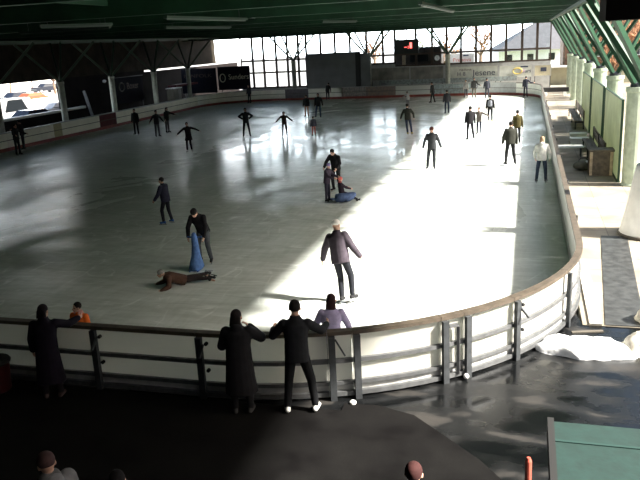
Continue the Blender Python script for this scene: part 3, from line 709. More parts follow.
# white sign beyond the glass
A, B = aty(450, 54, 84), aty(474, 63, 84)
root = empty('outdoor_sign', ((A.x+B.x)/2, 84, 0), 0, 'white outdoor sign with red lettering beyond the far glass', 'sign'); h = (B.x-A.x)/2
build('panel', box(NB(), (-h, 0, B.z), (h, .1, A.z)), 'white_paint', root)
text_part('lettering', 'Prenova', .55, 'letter_red', root, Matrix.Translation((0, -.02, (A.z+B.z)/2-.15)) @ FACE_NEAR, h*1.5)
build('sign_patch', box(NB(), (h*.1, -.02, A.z-.3), (h*.55, 0, A.z-.15)), 'letter_dark', root)
for s in (-1, 1): build('leg', bar(NB(), (s*h*.8, .15, -.25), (s*h*.8, .15, A.z), .1), 'steel', root)
struct(build('lawn_ground', box(NB(), (-14, 88, -.25), (14, 116, .25)), 'grass'), 'lawn beyond the far glass')
def car(X, Y, rz, paint, label, L=4.3, Wd=1.75, Hh=1.45, van=False):
    root = empty('car', (X, Y, -.25), rz, label, 'car', 'parked cars')
    prof = [(-L/2, .32), (-L/2, .75), (-L/2+.15, .92), (-L*.22, .98), (-L*.08, Hh), (L*.30, Hh), (L*.44, .98), (L/2, .92), (L/2, .32)] if not van else [(-L/2, .32), (-L/2, 1.0), (-L*.36, 1.15), (-L*.26, Hh), (L*.48, Hh), (L/2, Hh-.2), (L/2, .32)]
    bm = NB(); A = [bm.verts.new((x, -Wd/2*(1 if z < 1 else .84), z)) for x, z in prof]; B_ = [bm.verts.new((x, Wd/2*(1 if z < 1 else .84), z)) for x, z in prof]
    bm.faces.new(A); bm.faces.new(B_[::-1])
    for i in range(len(prof)): bm.faces.new((A[i-1], B_[i-1], B_[i], A[i]))
    build('body', bm, paint, root)
    z1 = Hh-.1
    for s in (-1, 1):
        bm = NB(); y = s*Wd/2*.93
        q = [(-L*.18, 1.02), (-L*.08, z1), (L*.28, z1), (L*.38, 1.02)]
        a = [bm.verts.new((x, y-.06*s, z)) for x, z in q]; c = [bm.verts.new((x, s*(Wd/2*.86 if z > 1.1 else Wd/2*.99), z)) for x, z in q]
        bm.faces.new(a); bm.faces.new(c[::-1])
        for i in range(4): bm.faces.new((a[i-1], c[i-1], c[i], a[i]))
        build('side_window', bm, 'car_glass', root)
        for x in (-L*.31, L*.29):
            w = build('wheel', tube(NB(), [(x, s*Wd*.40, .31), (x, s*Wd*.51, .31)], .31, 16), 'tyre', root)
            build('hubcap', tube(NB(), [(x, s*Wd*.51, .31), (x, s*Wd*.52, .31)], .18, 12), 'hubcap', w)
for k, (px, py, D, rz, pm, lab, van) in enumerate(((6, 108, 66, .5, 'car_white', 'white van parked at the left end of the car park opening', True), (40, 104, 76, .3, 'car_white', 'white car parked in the middle of the bright opening', False), (27, 111.5, 60, .5, 'car_dark', 'dark car nearest the white ledge in the opening', False), (56, 103, 68, .2, 'car_white', 'white car parked at the right end of the bright opening', False), (28, 93, 88, .4, 'car_orange', 'orange car farthest away in the bright opening', False), (14, 97, 92, .4, 'car_dark', 'dark car behind the white van in the opening', False), (46, 92.5, 118, .3, 'car_dark', 'dark car behind the white cars near the right end of the opening', False))):
    d = ray(px, py); P_ = V((0, 0, CAM_H))+d*(D/d.dot(fw)); car(P_.x, P_.y, rz+.9, pm, lab, 4.6 if van else 4.3, Hh=2.1 if van else 1.45, van=van)

# ------------------------------------------------------------------ right side furniture
def bench(X, Y0, Y1, label):
    L = Y1-Y0; root = empty('bench', (X, (Y0+Y1)/2, .012), 0, label, 'bench', 'benches along the right columns')
    bm = NB()
    for k in range(3): box(bm, (-.42+k*.15, -L/2, .44), (-.29+k*.15, L/2, .48))
    build('seat', bm, 'wood_bench', root)
    bm = NB()
    for k in range(3): box(bm, (.05, -L/2, .56+k*.16), (.09, L/2, .69+k*.16))
    build('backrest', bm, 'wood_bench', root)
    for s in (-1, 0, 1):
        bm = NB(); y = s*(L/2-.1); box(bm, (-.42, y-.03, .36), (.05, y+.03, .44)); box(bm, (-.40, y-.03, 0), (-.34, y+.03, .36)); box(bm, (.03, y-.03, 0), (.10, y+.03, 1.03))
        build('leg_frame', bm, 'steel_dark', root)
bench(2.95, 30.4, 36.0, 'long dark wooden bench beside the nearest green windbreaks'); bench(3.0, 43, 50, 'long wooden bench farther along the paving')
root = empty('wooden_crate', (2.75, 29.3, .012), 0, 'brown wooden crate at the near end of the dark bench', 'crate')
build('body', box(NB(), (-.42, -.35, 0), (.42, .35, .92)), 'wood_bench', root); build('lid', box(NB(), (-.46, -.39, .92), (.46, .39, .98)), 'wood_bench', root)
bm = NB()
for s in (-1, 1): box(bm, (s*.36-.05, -.38, .02), (s*.36+.05, -.35, .9))
build('batten', bm, 'wood_light', root)
root = empty('duffel_bag', (2.2, 30.2, .012), .4, 'olive duffel bag with pale patch on the paving beside the crate', 'bag')
build('body', ell(NB(), (0, 0, .19), (.42, .22, .20)), 'olive', root, True); build('patch', ell(NB(), (.12, -.08, .30), (.12, .10, .08)), 'pvc_white', root, True)
bm = NB(); tube(bm, [(-.2, 0, .36), (-.12, 0, .48), (.1, 0, .48), (.2, 0, .36)], .018, 6); build('handle', bm, 'rope_dark', root)
root = empty('folding_table', (1.80, 33.6, .012), 0, 'low white folding table standing across the paving', 'table')
build('tabletop', box(NB(), (-.62, -.33, .42), (.62, .33, .47)), 'white_paint', root)
for sx in (-1, 1):
    for sy in (-1, 1): build('leg', bar(NB(), (sx*.52, sy*.26, 0), (sx*.52, sy*.26, .42), .04), 'steel_dark', root)
for k, (X, Y, l) in enumerate(((2.45, 36.6, 'nearer white box beside the dark bench'), (2.5, 38.4, 'farther white box beside the dark bench'))):
    root = empty('foam_box', (X, Y, .012), 0, l, 'box', 'white boxes by the bench'); build('body', box(NB(), (-.38, -.3, 0), (.38, .3, .36)), 'pvc_white', root); build('lid', box(NB(), (-.41, -.33, .36), (.41, .33, .42)), 'pvc_white', root)
def windbreak(Y0, Y1, h, label):
    L = Y1-Y0; root = empty('windbreak_panel', (3.24, (Y0+Y1)/2, .012), 0, label, 'windbreak', 'green windbreaks between the right columns')
    build('sheet', box(NB(), (-.015, -L/2, .05), (.015, L/2, h)), 'green_screen', root)
    for s in (-1, 1): build('post', box(NB(), (-.04, s*L/2-.04, 0), (.04, s*L/2+.04, h+.05)), 'strut_green', root)
    build('bottom_rail', box(NB(), (-.05, -L/2, .0), (.05, L/2, .05)), 'strut_green', root); build('top_rail', box(NB(), (-.03, -L/2, h), (.03, L/2, h+.05)), 'strut_green', root)
windbreak(27.65, 33.65, 2.9, 'pale green windbreak right behind the brown crate and dark bench'); windbreak(34.55, 40.55, 2.9, 'pale green windbreak behind the white boxes'); windbreak(41.45, 47.45, 2.9, 'pale green windbreak behind the farther bench')
root = empty('equipment_cart', (2.3, 66.5, .012), 0, 'dark low equipment cart on the paving at the far right', 'cart')
build('deck', box(NB(), (-1.1, -.4, .35), (1.1, .4, .7)), 'rubber_black', root)
for sx in (-1, 1):
    for sy in (-1, 1): build('wheel', tube(NB(), [(sx*.8, sy*.40, .17), (sx*.8, sy*.48, .17)], .17, 12), 'pvc_white', root)

# ------------------------------------------------------------------ foreground kiosk, post, bin
zk = 2.6; A, B, C_ = gp(549.5, 421, zk), gp(640, 425, zk), gp(556, 478, zk)
root = empty('kiosk', (A.x+.9, A.y-1.5, 0), 0, 'kiosk with flat teal felt roof at the bottom right corner', 'kiosk')
dx = A.x-root.location.x; dy = A.y-root.location.y; M = Matrix.Rotation(math.radians(1.5), 4, 'Z')
build('wall', box(NB(), (dx+.12, dy-2.9, .0), (dx+1.9, dy-.12, zk-.12)), 'facade_wood', root)
build('roof', box(NB(), (dx+.03, dy-3, zk-.10), (dx+2.1, dy, zk)), 'teal_felt', root)
build('felt_seam', box(NB(), (dx+.03, dy-.29, zk), (dx+2.1, dy-.265, zk+.008)), mat('teal_light', (.009, .038, .032), .8) and 'teal_light', root)
build('roof_edge', box(NB(), (dx-.015, dy-3, zk-.14), (dx+.03, dy+.02, zk+.02)), 'rubber_black', root)
p = gp(530, 478); tag(build('marker_post', lathe(NB(), [(.035, 0), (.035, 1.02), (.02, 1.06)], (.11, 7.08, .0), 14), 'red_paint'), 'slim red marker post left of the teal roof', 'post')
bl = gp(6, 390, .03)
root = empty('waste_bin', (bl.x-.12, bl.y-.02, .03), 0, 'red waste bin with black lid and pale lettering at the left edge', 'bin')
build('body', lathe(NB(), [(.22, 0), (.26, .03), (.29, .72), (.30, .78)], n=28), 'bin_red', root)
root.scale = (.8, .8, .64)
build('lid', lathe(NB(), [(.32, .78), (.33, .83), (.30, .88), (.1, .90)], n=28), 'rubber_black', root)
text_part('lettering', 'SK', .17, 'letter_pale', root, Matrix.Rotation(.55, 4, 'Z') @ Matrix.Translation((0, -.285, .48)) @ FACE_NEAR)

# ------------------------------------------------------------------ people
PENDING = []          # meshes waiting for voxel merge
def blob(name, bm, voxel, material, parent, face=None, smooth=3):
    me = bpy.data.meshes.new(name); bm.to_mesh(me); bm.free()
    o = link(name, me, parent); 
    r = o.modifiers.new('r', 'REMESH'); r.mode = 'VOXEL'; r.voxel_size = voxel; r.use_smooth_shade = True
    s = o.modifiers.new('s', 'SMOOTH'); s.iterations = smooth; s.factor = .5
    PENDING.append((o, material, face)); return o
def flush():
    bpy.context.view_layer.update(); dg = bpy.context.evaluated_depsgraph_get()
    for o, material, face in PENDING:
        me = bpy.data.meshes.new_from_object(o.evaluated_get(dg)); o.modifiers.clear(); o.data = me
        me.materials.clear(); me.materials.append(MATS[material])
        for p in me.polygons: p.use_smooth = True
        if face:
            H, R, s = face; Ri = R.transposed()
            me.materials.append(MATS['eye_dark']); me.materials.append(MATS['lip'])
            for p in me.polygons:
                q = (Ri @ (p.center-H))/s
                if q.y > .05:
                    if abs(abs(q.x)-.033) < .014 and abs(q.z-.005) < .009: p.material_index = 1
                    elif abs(q.x) < .026 and abs(q.z+.062) < .008: p.material_index = 2
    PENDING.clear()
CLOTH = {}
def cloth(rgb):
    k = 'cloth_%d_%d_%d' % tuple(int(c*999) for c in rgb)
    if k not in MATS: mat(k, rgb, .85, var=.18, scale=9, spec=.2)
    return k
def n_(v): return V(v).normalized()
def person(at, face, h, label, top, legs, pose=None, skates=None, hair=None, cap=None, coat=0, group=None, near=False, helmet=None, puffy=0, scarf=None, longhair=None, cut=None, hood=None, pack=None, z0=0.0):
    """face: heading in degrees, 0 = away from the viewpoint along the rink, counter-clockwise."""
    pose = pose or {}; s = h/1.75; P = {}
    vb = .011 if near else .015; vc = .013 if near else .018
    root = empty('person', (at[0], at[1], z0), math.radians(face), label, 'person', group)
    T = n_(pose.get('lean', (0, .03, 1))); side = pose.get('tilt', 0)
    tw = pose.get('twist', 0)
    X0 = V((1, 0, 0)); Xs = V((math.cos(tw), math.sin(tw), 0)); 
    Xs = (Xs - T*Xs.dot(T)).normalized(); Yt = T.cross(Xs)
    Xh = (X0 - T*X0.dot(T)).normalized(); Yh = T.cross(Xh)
    hip = V((0, 0, 0)); nb = hip + T*.50*s; spine = T
    shl = {-1: nb - T*.055*s - Xs*.175*s, 1: nb - T*.055*s + Xs*.175*s}
    J = {}
    for sg, key in ((-1, 'aL'), (1, 'aR')):
        u, f = pose.get(key, ((sg*.22, .02, -1), (sg*.10, .14, -1)))
        e = shl[sg] + n_(u)*.285*s; w = e + n_(f)*.25*s; J[sg] = (shl[sg], e, w, n_(f))
    Lg = {}
    for sg, key in ((-1, 'lL'), (1, 'lR')):
        u, f = pose.get(key, ((sg*.06, .02, -1), (sg*.03, -.02, -1)))
        hp = hip + Xh*sg*.088*s - T*.02*s; k = hp + n_(u)*.425*s; a = k + n_(f)*.41*s
        toe = pose.get('fL' if sg < 0 else 'fR')
        if toe is None:
            fd = n_(f); toe = V((sg*.25, 1, 0)); toe = toe - fd*toe.dot(fd)*.6
            toe = V((toe.x, toe.y, max(-.5, min(.3, toe.z)))) if fd.z < -.5 else toe
        Lg[sg] = (hp, k, a, n_(toe))
    low = min(a.z for _, _, a, _ in Lg.values()) - (.135*s if skates else .085*s)
    if 'low' in pose: low = pose['low']*s
    off = V((0, 0, -low))
    hip += off; nb += off
    J = {k: (a+off, b+off, c+off, d) for k, (a, b, c, d) in J.items()}; Lg = {k: (a+off, b+off, c+off, d) for k, (a, b, c, d) in Lg.items()}
    ND = n_(pose.get('neck', T+V((0, .12, 0)))); HB = nb + ND*.05*s
    gz = n_(pose.get('gaze', (0, 1, -.08)))
    hz = n_(pose.get('headup', ND)); hx = gz.cross(hz).normalized(); hz = hx.cross(gz).normalized()
    R = Matrix((hx, gz, hz)).transposed()
    Hc = nb + ND*.165*s + gz*.02*s
    # body, one skin
    bm = NB()
    def sec(t, rx, ry, extra=0, dy=0): return (hip + T*t*s + Yt*dy*s, Xs.lerp(Xh, max(0, 1-t/.4)).normalized(), Yt.lerp(Yh, max(0, 1-t/.4)).normalized(), (rx+extra)*s, (ry+extra)*s)
    loft(bm, [sec(-.10, .10, .08), sec(-.05, .15, .105), sec(.06, .160, .115), sec(.19, .132, .098), sec(.33, .155, .112, 0, .01), sec(.42, .172, .105), sec(.475, .13, .08), sec(.51, .06, .055)])
    capsule(bm, nb - ND*.02*s, .062*s, nb + ND*.10*s, .056*s)
    ell(bm, Hc + R @ V((0, -.012, .025))*s, (.077*s, .095*s, .098*s), R); ell(bm, Hc + R @ V((0, .022, -.045))*s, (.058*s, .068*s, .070*s), R)
    capsule(bm, Hc + R @ V((0, .085, .005))*s, .011*s, Hc + R @ V((0, .100, -.025))*s, .016*s)
    for sg in (-1, 1): ell(bm, Hc + R @ V((sg*.080, -.008, -.008))*s, (.012*s, .022*s, .032*s), R)
    for sg in (-1, 1):
        a, e, w, d = J[sg]
        capsule(bm, a, .052*s, e, .040*s); capsule(bm, e, .040*s, w, .027*s)
        ref = V((0, 1, 0)) if abs(d.y) < .8 else V((0, 0, 1))
        pn = (ref - d*ref.dot(d)).normalized(); sd = d.cross(pn).normalized()        # pn: thumb direction, sd: across
        curl = sd*(sg*-1.0) if False else (n_((-sg, 0, 0)) - d*n_((-sg, 0, 0)).dot(d))
        curl = curl.normalized() if curl.length > .1 else sd
        pn = (pn - curl*pn.dot(curl)).normalized()
        pc = w + d*.05*s; ell(bm, pc, (.02*s, .042*s, .052*s), Matrix((curl, pn, d)).transposed())
        for k, (o, L) in enumerate(((.031, .072), (.011, .082), (-.010, .077), (-.030, .06))):
            b0 = w + d*.088*s + pn*o*s; b1 = b0 + (d*.9 + curl*.35 + pn*o*4)*L*.5*s; b2 = b1 + (d*.6 + curl*.75 + pn*o*2)*L*.5*s
            capsule(bm, b0, .0105*s, b1, .0095*s, 6); capsule(bm, b1, .0095*s, b2, .008*s, 6)
        t0 = w + d*.03*s + pn*.03*s; t1 = t0 + (d*.6 + pn*.75 + curl*.3)*.045*s; capsule(bm, t0, .014*s, t1, .011*s, 6); capsule(bm, t1, .011*s, t1 + (d*.9 + pn*.2 + curl*.4)*.03*s, .009*s, 6)
        a, k, f, toe = Lg[sg]
        capsule(bm, a, .082*s, k, .054*s); capsule(bm, k, .054*s, k.lerp(f, .35), .055*s); capsule(bm, k.lerp(f, .35), .055*s, f, .036*s)
        capsule(bm, f + V((0, 0, -.045*s)) - toe*.03*s, .034*s, f + V((0, 0, -.055*s)) + toe*.13*s, .028*s)
    blob('body', bm, vb*max(.6, s), 'skin', root, (Hc, R, s), 2)
    # jacket
    pf = .022+puffy; bm = NB(); hem = -.12 if not coat else -.10
    secs = [sec(hem, .158, .120, pf), sec(.0, .160, .118, pf), sec(.10, .152, .115, pf+.004), sec(.20, .142, .108, pf+.008), sec(.33, .160, .115, pf+.006, .008), sec(.42, .176, .108, pf), sec(.475, .135, .085, pf*.9), sec(.525, .075, .070, .012), sec(.57, .062, .062, .012, .015)]
    if coat:
        avg = (n_(Lg[-1][1]-Lg[-1][0])+n_(Lg[1][1]-Lg[1][0])).normalized()
        secs = [(hip + T*(-.06)*s + avg*coat*f_*s, Xh, Yh, (.165+.05*f_+pf)*s, (.125+.05*f_+pf)*s) for f_ in (1, .66, .33)] + secs[1:]
    loft(bm, secs)
    for sg in (-1, 1):
        a, e, w, d = J[sg]; q = .022+puffy*.6
        capsule(bm, a, (.054+q)*s, e, (.043+q)*s); capsule(bm, e, (.043+q)*s, w - d*.005*s, (.028+q)*s)
    if hood: ell(bm, nb - Yt*.075*s + T*.01*s, (.10*s, .06*s, .085*s), Matrix((Xs, Yt, T)).transposed())
    blob('long_coat' if coat > .3 else 'jacket', bm, vc*max(.6, s), cloth(top), root)
    # trousers
    bm = NB(); loft(bm, [sec(-.11, .10, .09, .012), sec(-.05, .155, .11, .012), sec(.05, .160, .114, .010), sec(.10, .150, .11, .006)])
    for sg in (-1, 1):
        a, k, f, toe = Lg[sg]
        capsule(bm, a, .094*s, k, .070*s); capsule(bm, k, .070*s, f + (k-f).normalized()*.02*s, .056*s)
    blob('trousers', bm, vc*max(.6, s), cloth(legs), root)
    for sg in (-1, 1):
        a, k, f, toe = Lg[sg]; dn = n_(f-k); upx = (-dn + toe*dn.dot(toe)).normalized(); bm = NB()
        sole = f - upx*.070*s
        capsule(bm, f + upx*.06*s, .050*s, f - upx*.02*s, .048*s); capsule(bm, sole + upx*.035*s - toe*.045*s, .045*s, sole + upx*.026*s + toe*.13*s, .038*s)
        sx = toe.cross(upx)
        if skates:
            b_ = blob('skate', bm, .014*max(.6, s), cloth(skates), root)
            bm = NB(); Mx = Matrix((sx, toe, upx)).transposed().to_4x4(); Mx.translation = sole
            box(bm, (-.004*s, -.10*s, -.060*s), (.004*s, .19*s, -.030*s), Mx); box(bm, (-.012*s, -.08*s, -.030*s), (.012*s, -.03*s, .0), Mx); box(bm, (-.012*s, .08*s, -.030*s), (.012*s, .14*s, .0), Mx)
            build('blade', bm, 'blade', b_)
        else: blob('shoe', bm, .014*max(.6, s), cloth(pose.get('shoe', (.03, .03, .03))), root)
    if hair:
        bm = NB(); ell(bm, Hc + R @ V((0, -.026, .040))*s, (.088*s, .100*s, .098*s), R)
        if longhair:
            hb = R @ V((0, -1, 0)); base = Hc + R @ V((0, -.07, .0))*s
            loft(bm, [(base + V((0, 0, .02))*s, hx, gz, .085*s, .05*s), (base + hb*.02*s - V((0, 0, .12))*s, hx, gz, .10*s, .05*s), (base + hb*.045*s - V((0, 0, longhair))*s, hx, gz, .09*s, .04*s)])
        blob('hair', bm, .014*max(.6, s), cloth(hair), root)
    if cap:
        bm = NB(); ell(bm, Hc + R @ V((0, -.012, .050))*s, (.092*s, .107*s, .090*s), R); 
        blob('cap', bm, .014*max(.6, s), cloth(cap), root)
    if helmet:
        bm = NB(); ell(bm, Hc + R @ V((0, -.015, .045))*s, (.105*s, .125*s, .105*s), R); blob('helmet', bm, .014*max(.6, s), cloth(helmet), root)
    if scarf:
        bm = NB(); capsule(bm, nb - Xs*.03*s + T*.03*s, .085*s, nb + Xs*.03*s + T*.03*s, .085*s); blob('scarf', bm, .014, cloth(scarf), root)
    if pack:
        bm = NB(); loft(bm, [(hip + T*t*s - Yt*.19*s, Xs, Yt, rx*s, .08*s) for t, rx in ((.06, .11), (.12, .15), (.38, .14), (.45, .09))]); blob('backpack', bm, .02, cloth(pack), root)
    return root

BLK = (.016, .016, .018); NAVY = (.022, .026, .045); DGR = (.045, .048, .052); JEAN = (.05, .075, .13); GRY = (.13, .135, .14)
def G(x, y): p = gp(x, y); return (p.x, p.y)
def toward(x, y):          # heading (deg) pointing from that ground point to the viewpoint
    p = gp(x, y); return math.degrees(math.atan2(p.x, -p.y)) if False else math.degrees(math.atan2(-(-p.x), -p.y))
AWAY = lambda x, y: math.degrees(math.atan2(-gp(x, y).x, gp(x, y).y))
def hd(x, y, rel): return AWAY(x, y)+rel      # rel 0 = back to the viewer, 180 = facing, 90 = towards photo left
SK = BLK
# --- spectators at the boards (near)
rail = lambda sg: ((sg*.35, .55, -.75), (sg*-.15, .9, -.1))
p = gp(300, 411, .03)
person((p.x+.0, p.y+.02), hd(297, 412, -6), 1.78, 'man in dark jacket with pale shoe glints leaning on the near boards', (.0125, .0135, .0165), (.007, .0075, .009), dict(lean=(0, .10, 1), aL=((-.62, .25, -.75), (-.05, .95, .02)), aR=((.66, .42, -.58), (.25, .93, .0)), lL=((-.13, .05, -1), (-.10, -.12, -1)), lR=((.24, .05, -1), (.12, -.10, -1)), shoe=(.75, .75, .72), gaze=(0, 1, -.2)), None, hair=(.012, .010, .010), near=True, z0=.03)
p = gp(246, 409, .03)
person((p.x, p.y-.10), hd(246, 409, -8), 1.66, 'person in long dark coat with hand raised to face at near boards', (.009, .0085, .0105), (.009, .009, .010), dict(lean=(0, .08, 1), aL=((-.35, .25, -1), (.25, .8, -.2)), aR=((.55, .42, -.55), (-.78, .05, .85)), gaze=(.25, 1, -.1)), None, hair=(.014, .011, .011), coat=.52, puffy=.026, near=True, z0=.03, hood=True, longhair=.13)
p = gp(50, 396, .03)
person((p.x+.10, p.y-.02), hd(47, 397, -14), 1.60, 'person in long purple quilted coat reaching over boards to a child', (.0075, .0048, .0115), (.007, .005, .007), dict(lean=(.02, .10, 1), aL=((-.3, .1, -1), (-.1, .35, -1)), aR=((.62, .62, -.35), (.55, .83, .05)), gaze=(.45, 1, -.25), shoe=(.05, .035, .035)), None, hair=(.016, .011, .014), coat=.58, puffy=.014, near=True, z0=.03, hood=True, longhair=.12)
# --- beyond the near boards
c = gp(78, 333.0); pc_ = near_path.at(near_path.near(gp(80, 389)))[0]
q = gp(80, 318, 1.02); person((q.x, q.y), 180+AWAY(80, 322)-40, 1.30, 'child in orange jacket on the ice behind the near boards', (.90, .17, .03), (.03, .03, .04), dict(gaze=(.5, 1, 0)), SK, hair=(.014, .010, .010), scarf=(.55, .30, .28), near=True)
q = gp(331, 322, 1.10); person((q.x, q.y), hd(331, 400, 0), 1.52, 'girl with long dark hair in lilac jacket behind the near boards', (.40, .36, .56), (.05, .05, .08), dict(gaze=(.15, 1, -.25), lean=(.03, .12, 1), aL=((-.5, .1, -1), (-.2, .5, -1)), aR=((.5, .1, -1), (.2, .5, -1))), SK, hair=(.035, .018, .018), longhair=.17, near=True)
# --- foreground heads
q = gp(52, 462, 1.62); person((q.x, q.y-.05), hd(46, 480, 25), 1.72, 'person in pale hooded coat and pinkish cap, bottom left corner', (.16, .16, .17), (.03, .03, .03), dict(gaze=(.3, 1, -.1)), None, cap=(.055, .030, .030), near=True, z0=.03, hood=True, puffy=.03, scarf=(.10, .10, .105))
q = gp(116, 474, 1.60); person((q.x, q.y), hd(116, 480, 0), 1.60, 'dark-haired person barely showing beside the pale hooded coat', (.02, .017, .02), (.02, .02, .02), {}, None, hair=(.008, .007, .008), near=True, z0=.03)
q = gp(413, 471, 1.60); person((q.x, q.y), hd(413, 480, -8), 1.68, 'person with reddish brown hair and light blue collar, bottom middle', (.14, .20, .24), (.03, .03, .04), {}, None, hair=(.045, .016, .015), near=True, z0=.0)
# --- skaters
person(G(342, 302), hd(340, 303, -30), 1.80, 'big skater in white cap and mauve grey jacket gliding away', (.050, .041, .053), (.012, .013, .018), dict(lean=(-.24, .20, 1), aL=((-.42, -.05, -.9), (-.30, .10, -.95)), aR=((.58, .05, -.82), (.55, .22, -.8)), lL=((.06, .22, -1), (.20, -.30, -1)), lR=((.20, .30, -1), (.14, -.16, -1)), gaze=(.1, 1, -.2)), (.02, .02, .022), cap=(.75, .73, .70), near=True, puffy=.018)
person(G(168, 224), hd(168, 225, 55), 1.52, 'young skater in navy hoodie and blue skates facing left', (.030, .030, .055), (.018, .018, .026), dict(lean=(0, .10, 1), aL=((-.4, .25, -1), (-.15, .6, -.8)), aR=((.35, .2, -1), (.1, .7, -.7)), lL=((-.16, .25, -1), (-.06, -.12, -1)), lR=((.14, .05, -1), (.08, -.22, -1))), (.05, .12, .36), hair=(.020, .016, .016), near=True, puffy=.014)
person(G(206, 263), hd(205, 265, 155), 1.68, 'person in black jacket and cap bending over a blue skating aid', (.013, .012, .015), (.075, .085, .095), dict(lean=(.05, .62, 1), aL=((-.30, .38, -1), (.1, .38, -1)), aR=((.30, .38, -1), (-.1, .38, -1)), lL=((-.10, .20, -1), (-.05, -.28, -1)), lR=((.12, .25, -1), (.05, -.25, -1)), gaze=(0, .8, -.6), neck=(0, .75, .7)), BLK, cap=(.012, .011, .012), near=True)
# lying child
q = gp(182, 284); person((q.x, q.y), hd(178, 283, 100), 1.36, 'child in brown jacket lying face down on the ice propped on the arms', (.085, .045, .032), (.028, .022, .022), dict(lean=(.02, 1, .42), aL=((-.55, .15, -.8), (-.1, .95, -.35)), aR=((.55, .15, -.8), (.1, .95, -.35)), lL=((-.16, -1, .0), (-.20, -1, -.05)), lR=((.16, -1, .0), (.22, -1, -.03)), fL=(-.3, -.85, -.3), fR=(.3, -.85, -.3), gaze=(0, 1, -.1), headup=(0, -.1, 1), neck=(0, .9, .6), low=-.15), BLK, cap=(.30, .28, .26), near=True, puffy=.025)
# group
person(G(337, 192), hd(338, 197, 150), 1.72, 'adult in black bending over children in the middle of the ice', (.013, .013, .016), (.016, .016, .02), dict(lean=(-.10, .42, 1), aL=((-.45, .5, -.7), (.1, .75, -.6)), aR=((.3, .5, -.7), (-.1, .75, -.6)), gaze=(0, .8, -.6), neck=(0, .6, .8), lL=((-.1, .2, -1), (-.05, -.25, -1)), lR=((.1, .2, -1), (.05, -.25, -1))), BLK, hair=(.010, .009, .010), near=True)
person(G(328, 202), hd(328, 203, -120), 1.36, 'child in purple grey clothes and lilac hat standing left of the group', (.050, .038, .060), (.028, .026, .045), dict(lean=(0, .12, 1), aL=((-.2, .6, -.8), (.2, .9, -.2)), aR=((.2, .6, -.8), (-.1, .9, -.2))), BLK, cap=(.20, .15, .34), near=True)
q = gp(342, 201.5); person((q.x, q.y), hd(341, 199, -70), 1.22, 'small child in red helmet and dark suit riding a blue aid', (.030, .020, .03), (.016, .016, .026), dict(lean=(0, -.12, 1), aL=((-.25, .7, -.6), (.1, .9, -.3)), aR=((.25, .7, -.6), (-.1, .9, -.3)), lL=((-.42, .85, -.28), (-.15, .8, -.6)), lR=((.42, .85, -.28), (.15, .8, -.6)), low=-.47), BLK, scarf=(.45, .10, .09), helmet=(.60, .13, .12), near=True)
# skating aids
def skating_aid(at, rz, label, lying=False):
    root = empty('skating_aid', (at[0], at[1], 0), math.radians(rz), label, 'skating aid')
    m = cloth((.10, .20, .46) if not lying else (.085, .125, .25))
    if not lying: root.scale = (.74, .8, 1)
    if lying: root.scale = (.8, .8, .85)
    if not lying:
        bm = NB(); loft(bm, [(V((0, y, z)), V((1, 0, 0)), V((0, 1, 0)), rx, ry) for z, rx, ry, y in ((.01, .20, .30, 0), (.07, .235, .34, 0), (.18, .21, .28, .0), (.36, .15, .17, -.03), (.60, .115, .12, -.05), (.80, .10, .11, -.03), (.92, .075, .08, .0), (.96, .03, .03, .0))])
        build('body', bm, m, root, True)
        bm = NB(); tube(bm, [(-.26, -.05, .84), (0, -.05, .82), (.26, -.05, .84)], .022, 8); build('handle', bm, cloth((.06, .12, .30)), root)
        for s in (-1, 1): build('runner', box(NB(), (s*.14-.02, -.32, .0), (s*.14+.02, .34, .03)), cloth((.06, .12, .30)), root)
    else:
        bm = NB(); loft(bm, [(V((0, y, z)), V((1, 0, 0)), V((0, 0, 1)), rx, ry) for y, z, rx, ry in ((-.42, .16, .08, .06), (-.36, .20, .19, .16), (-.1, .20, .24, .19), (.2, .20, .22, .18), (.42, .24, .14, .14), (.52, .28, .06, .06))])
        build('body', bm, m, root, True)
        for s in (-1, 1):
            bm = NB(); ell(bm, (s*.26, .05, .12), (.14, .10, .03)); build('flipper', bm, m, root)
        bm = NB(); ell(bm, (0, -.52, .18), (.20, .12, .03)); build('tail', bm, m, root)
skating_aid(G(197, 269), hd(197, 270, 160), 'tall blue skating aid held by the bending person in black')
skating_aid(G(344.5, 202), hd(345, 203, -75), 'low blue skating aid under the small child in red helmet', True)

spread = dict(aL=((-.95, 0, -.30), (-.95, .05, -.22)), aR=((.95, 0, -.22), (.95, .05, -.12)))
person(G(190, 152), hd(187, 152, 170), 1.60, 'skater in dark dress and white skates with both arms spread', (.020, .014, .018), (.016, .014, .018), dict(aL=((-.95, 0, -.30), (-.9, .0, -.45)), aR=((.80, 0, -.55), (.75, .0, -.65)), lL=((.02, .1, -1), (-.12, -.1, -1)), lR=((.10, .1, -1), (.03, -.1, -1)), lean=(.05, .05, 1)), (.70, .70, .70), hair=(.016, .012, .012), coat=.22)
person(G(137, 135), hd(137, 135, 150), 1.72, 'lone skater in black standing near the cream left boards', BLK, (.018, .018, .022), {}, SK, hair=(.012, .01, .01))
person(G(158, 137), hd(158, 137, -150), 1.70, 'skater in grey trousers with arms held out, left of a pair', (.030, .028, .034), (.070, .070, .075), dict(aL=((-.5, .2, -.8), (-.5, .2, -.7)), aR=((.65, .1, -.65), (.6, .1, -.7))), SK, hair=(.014, .012, .012))
person(G(168, 133), hd(167, 133, -130), 1.70, 'skater in black jacket and pale trousers, right of the pair', (.016, .015, .018), (.090, .085, .085), dict(aL=((-.9, .1, -.4), (-.6, .5, -.3)), aR=((.5, .2, -.8), (.3, .4, -.7)), lean=(0, .08, 1)), SK, hair=(.014, .011, .011), longhair=.1)
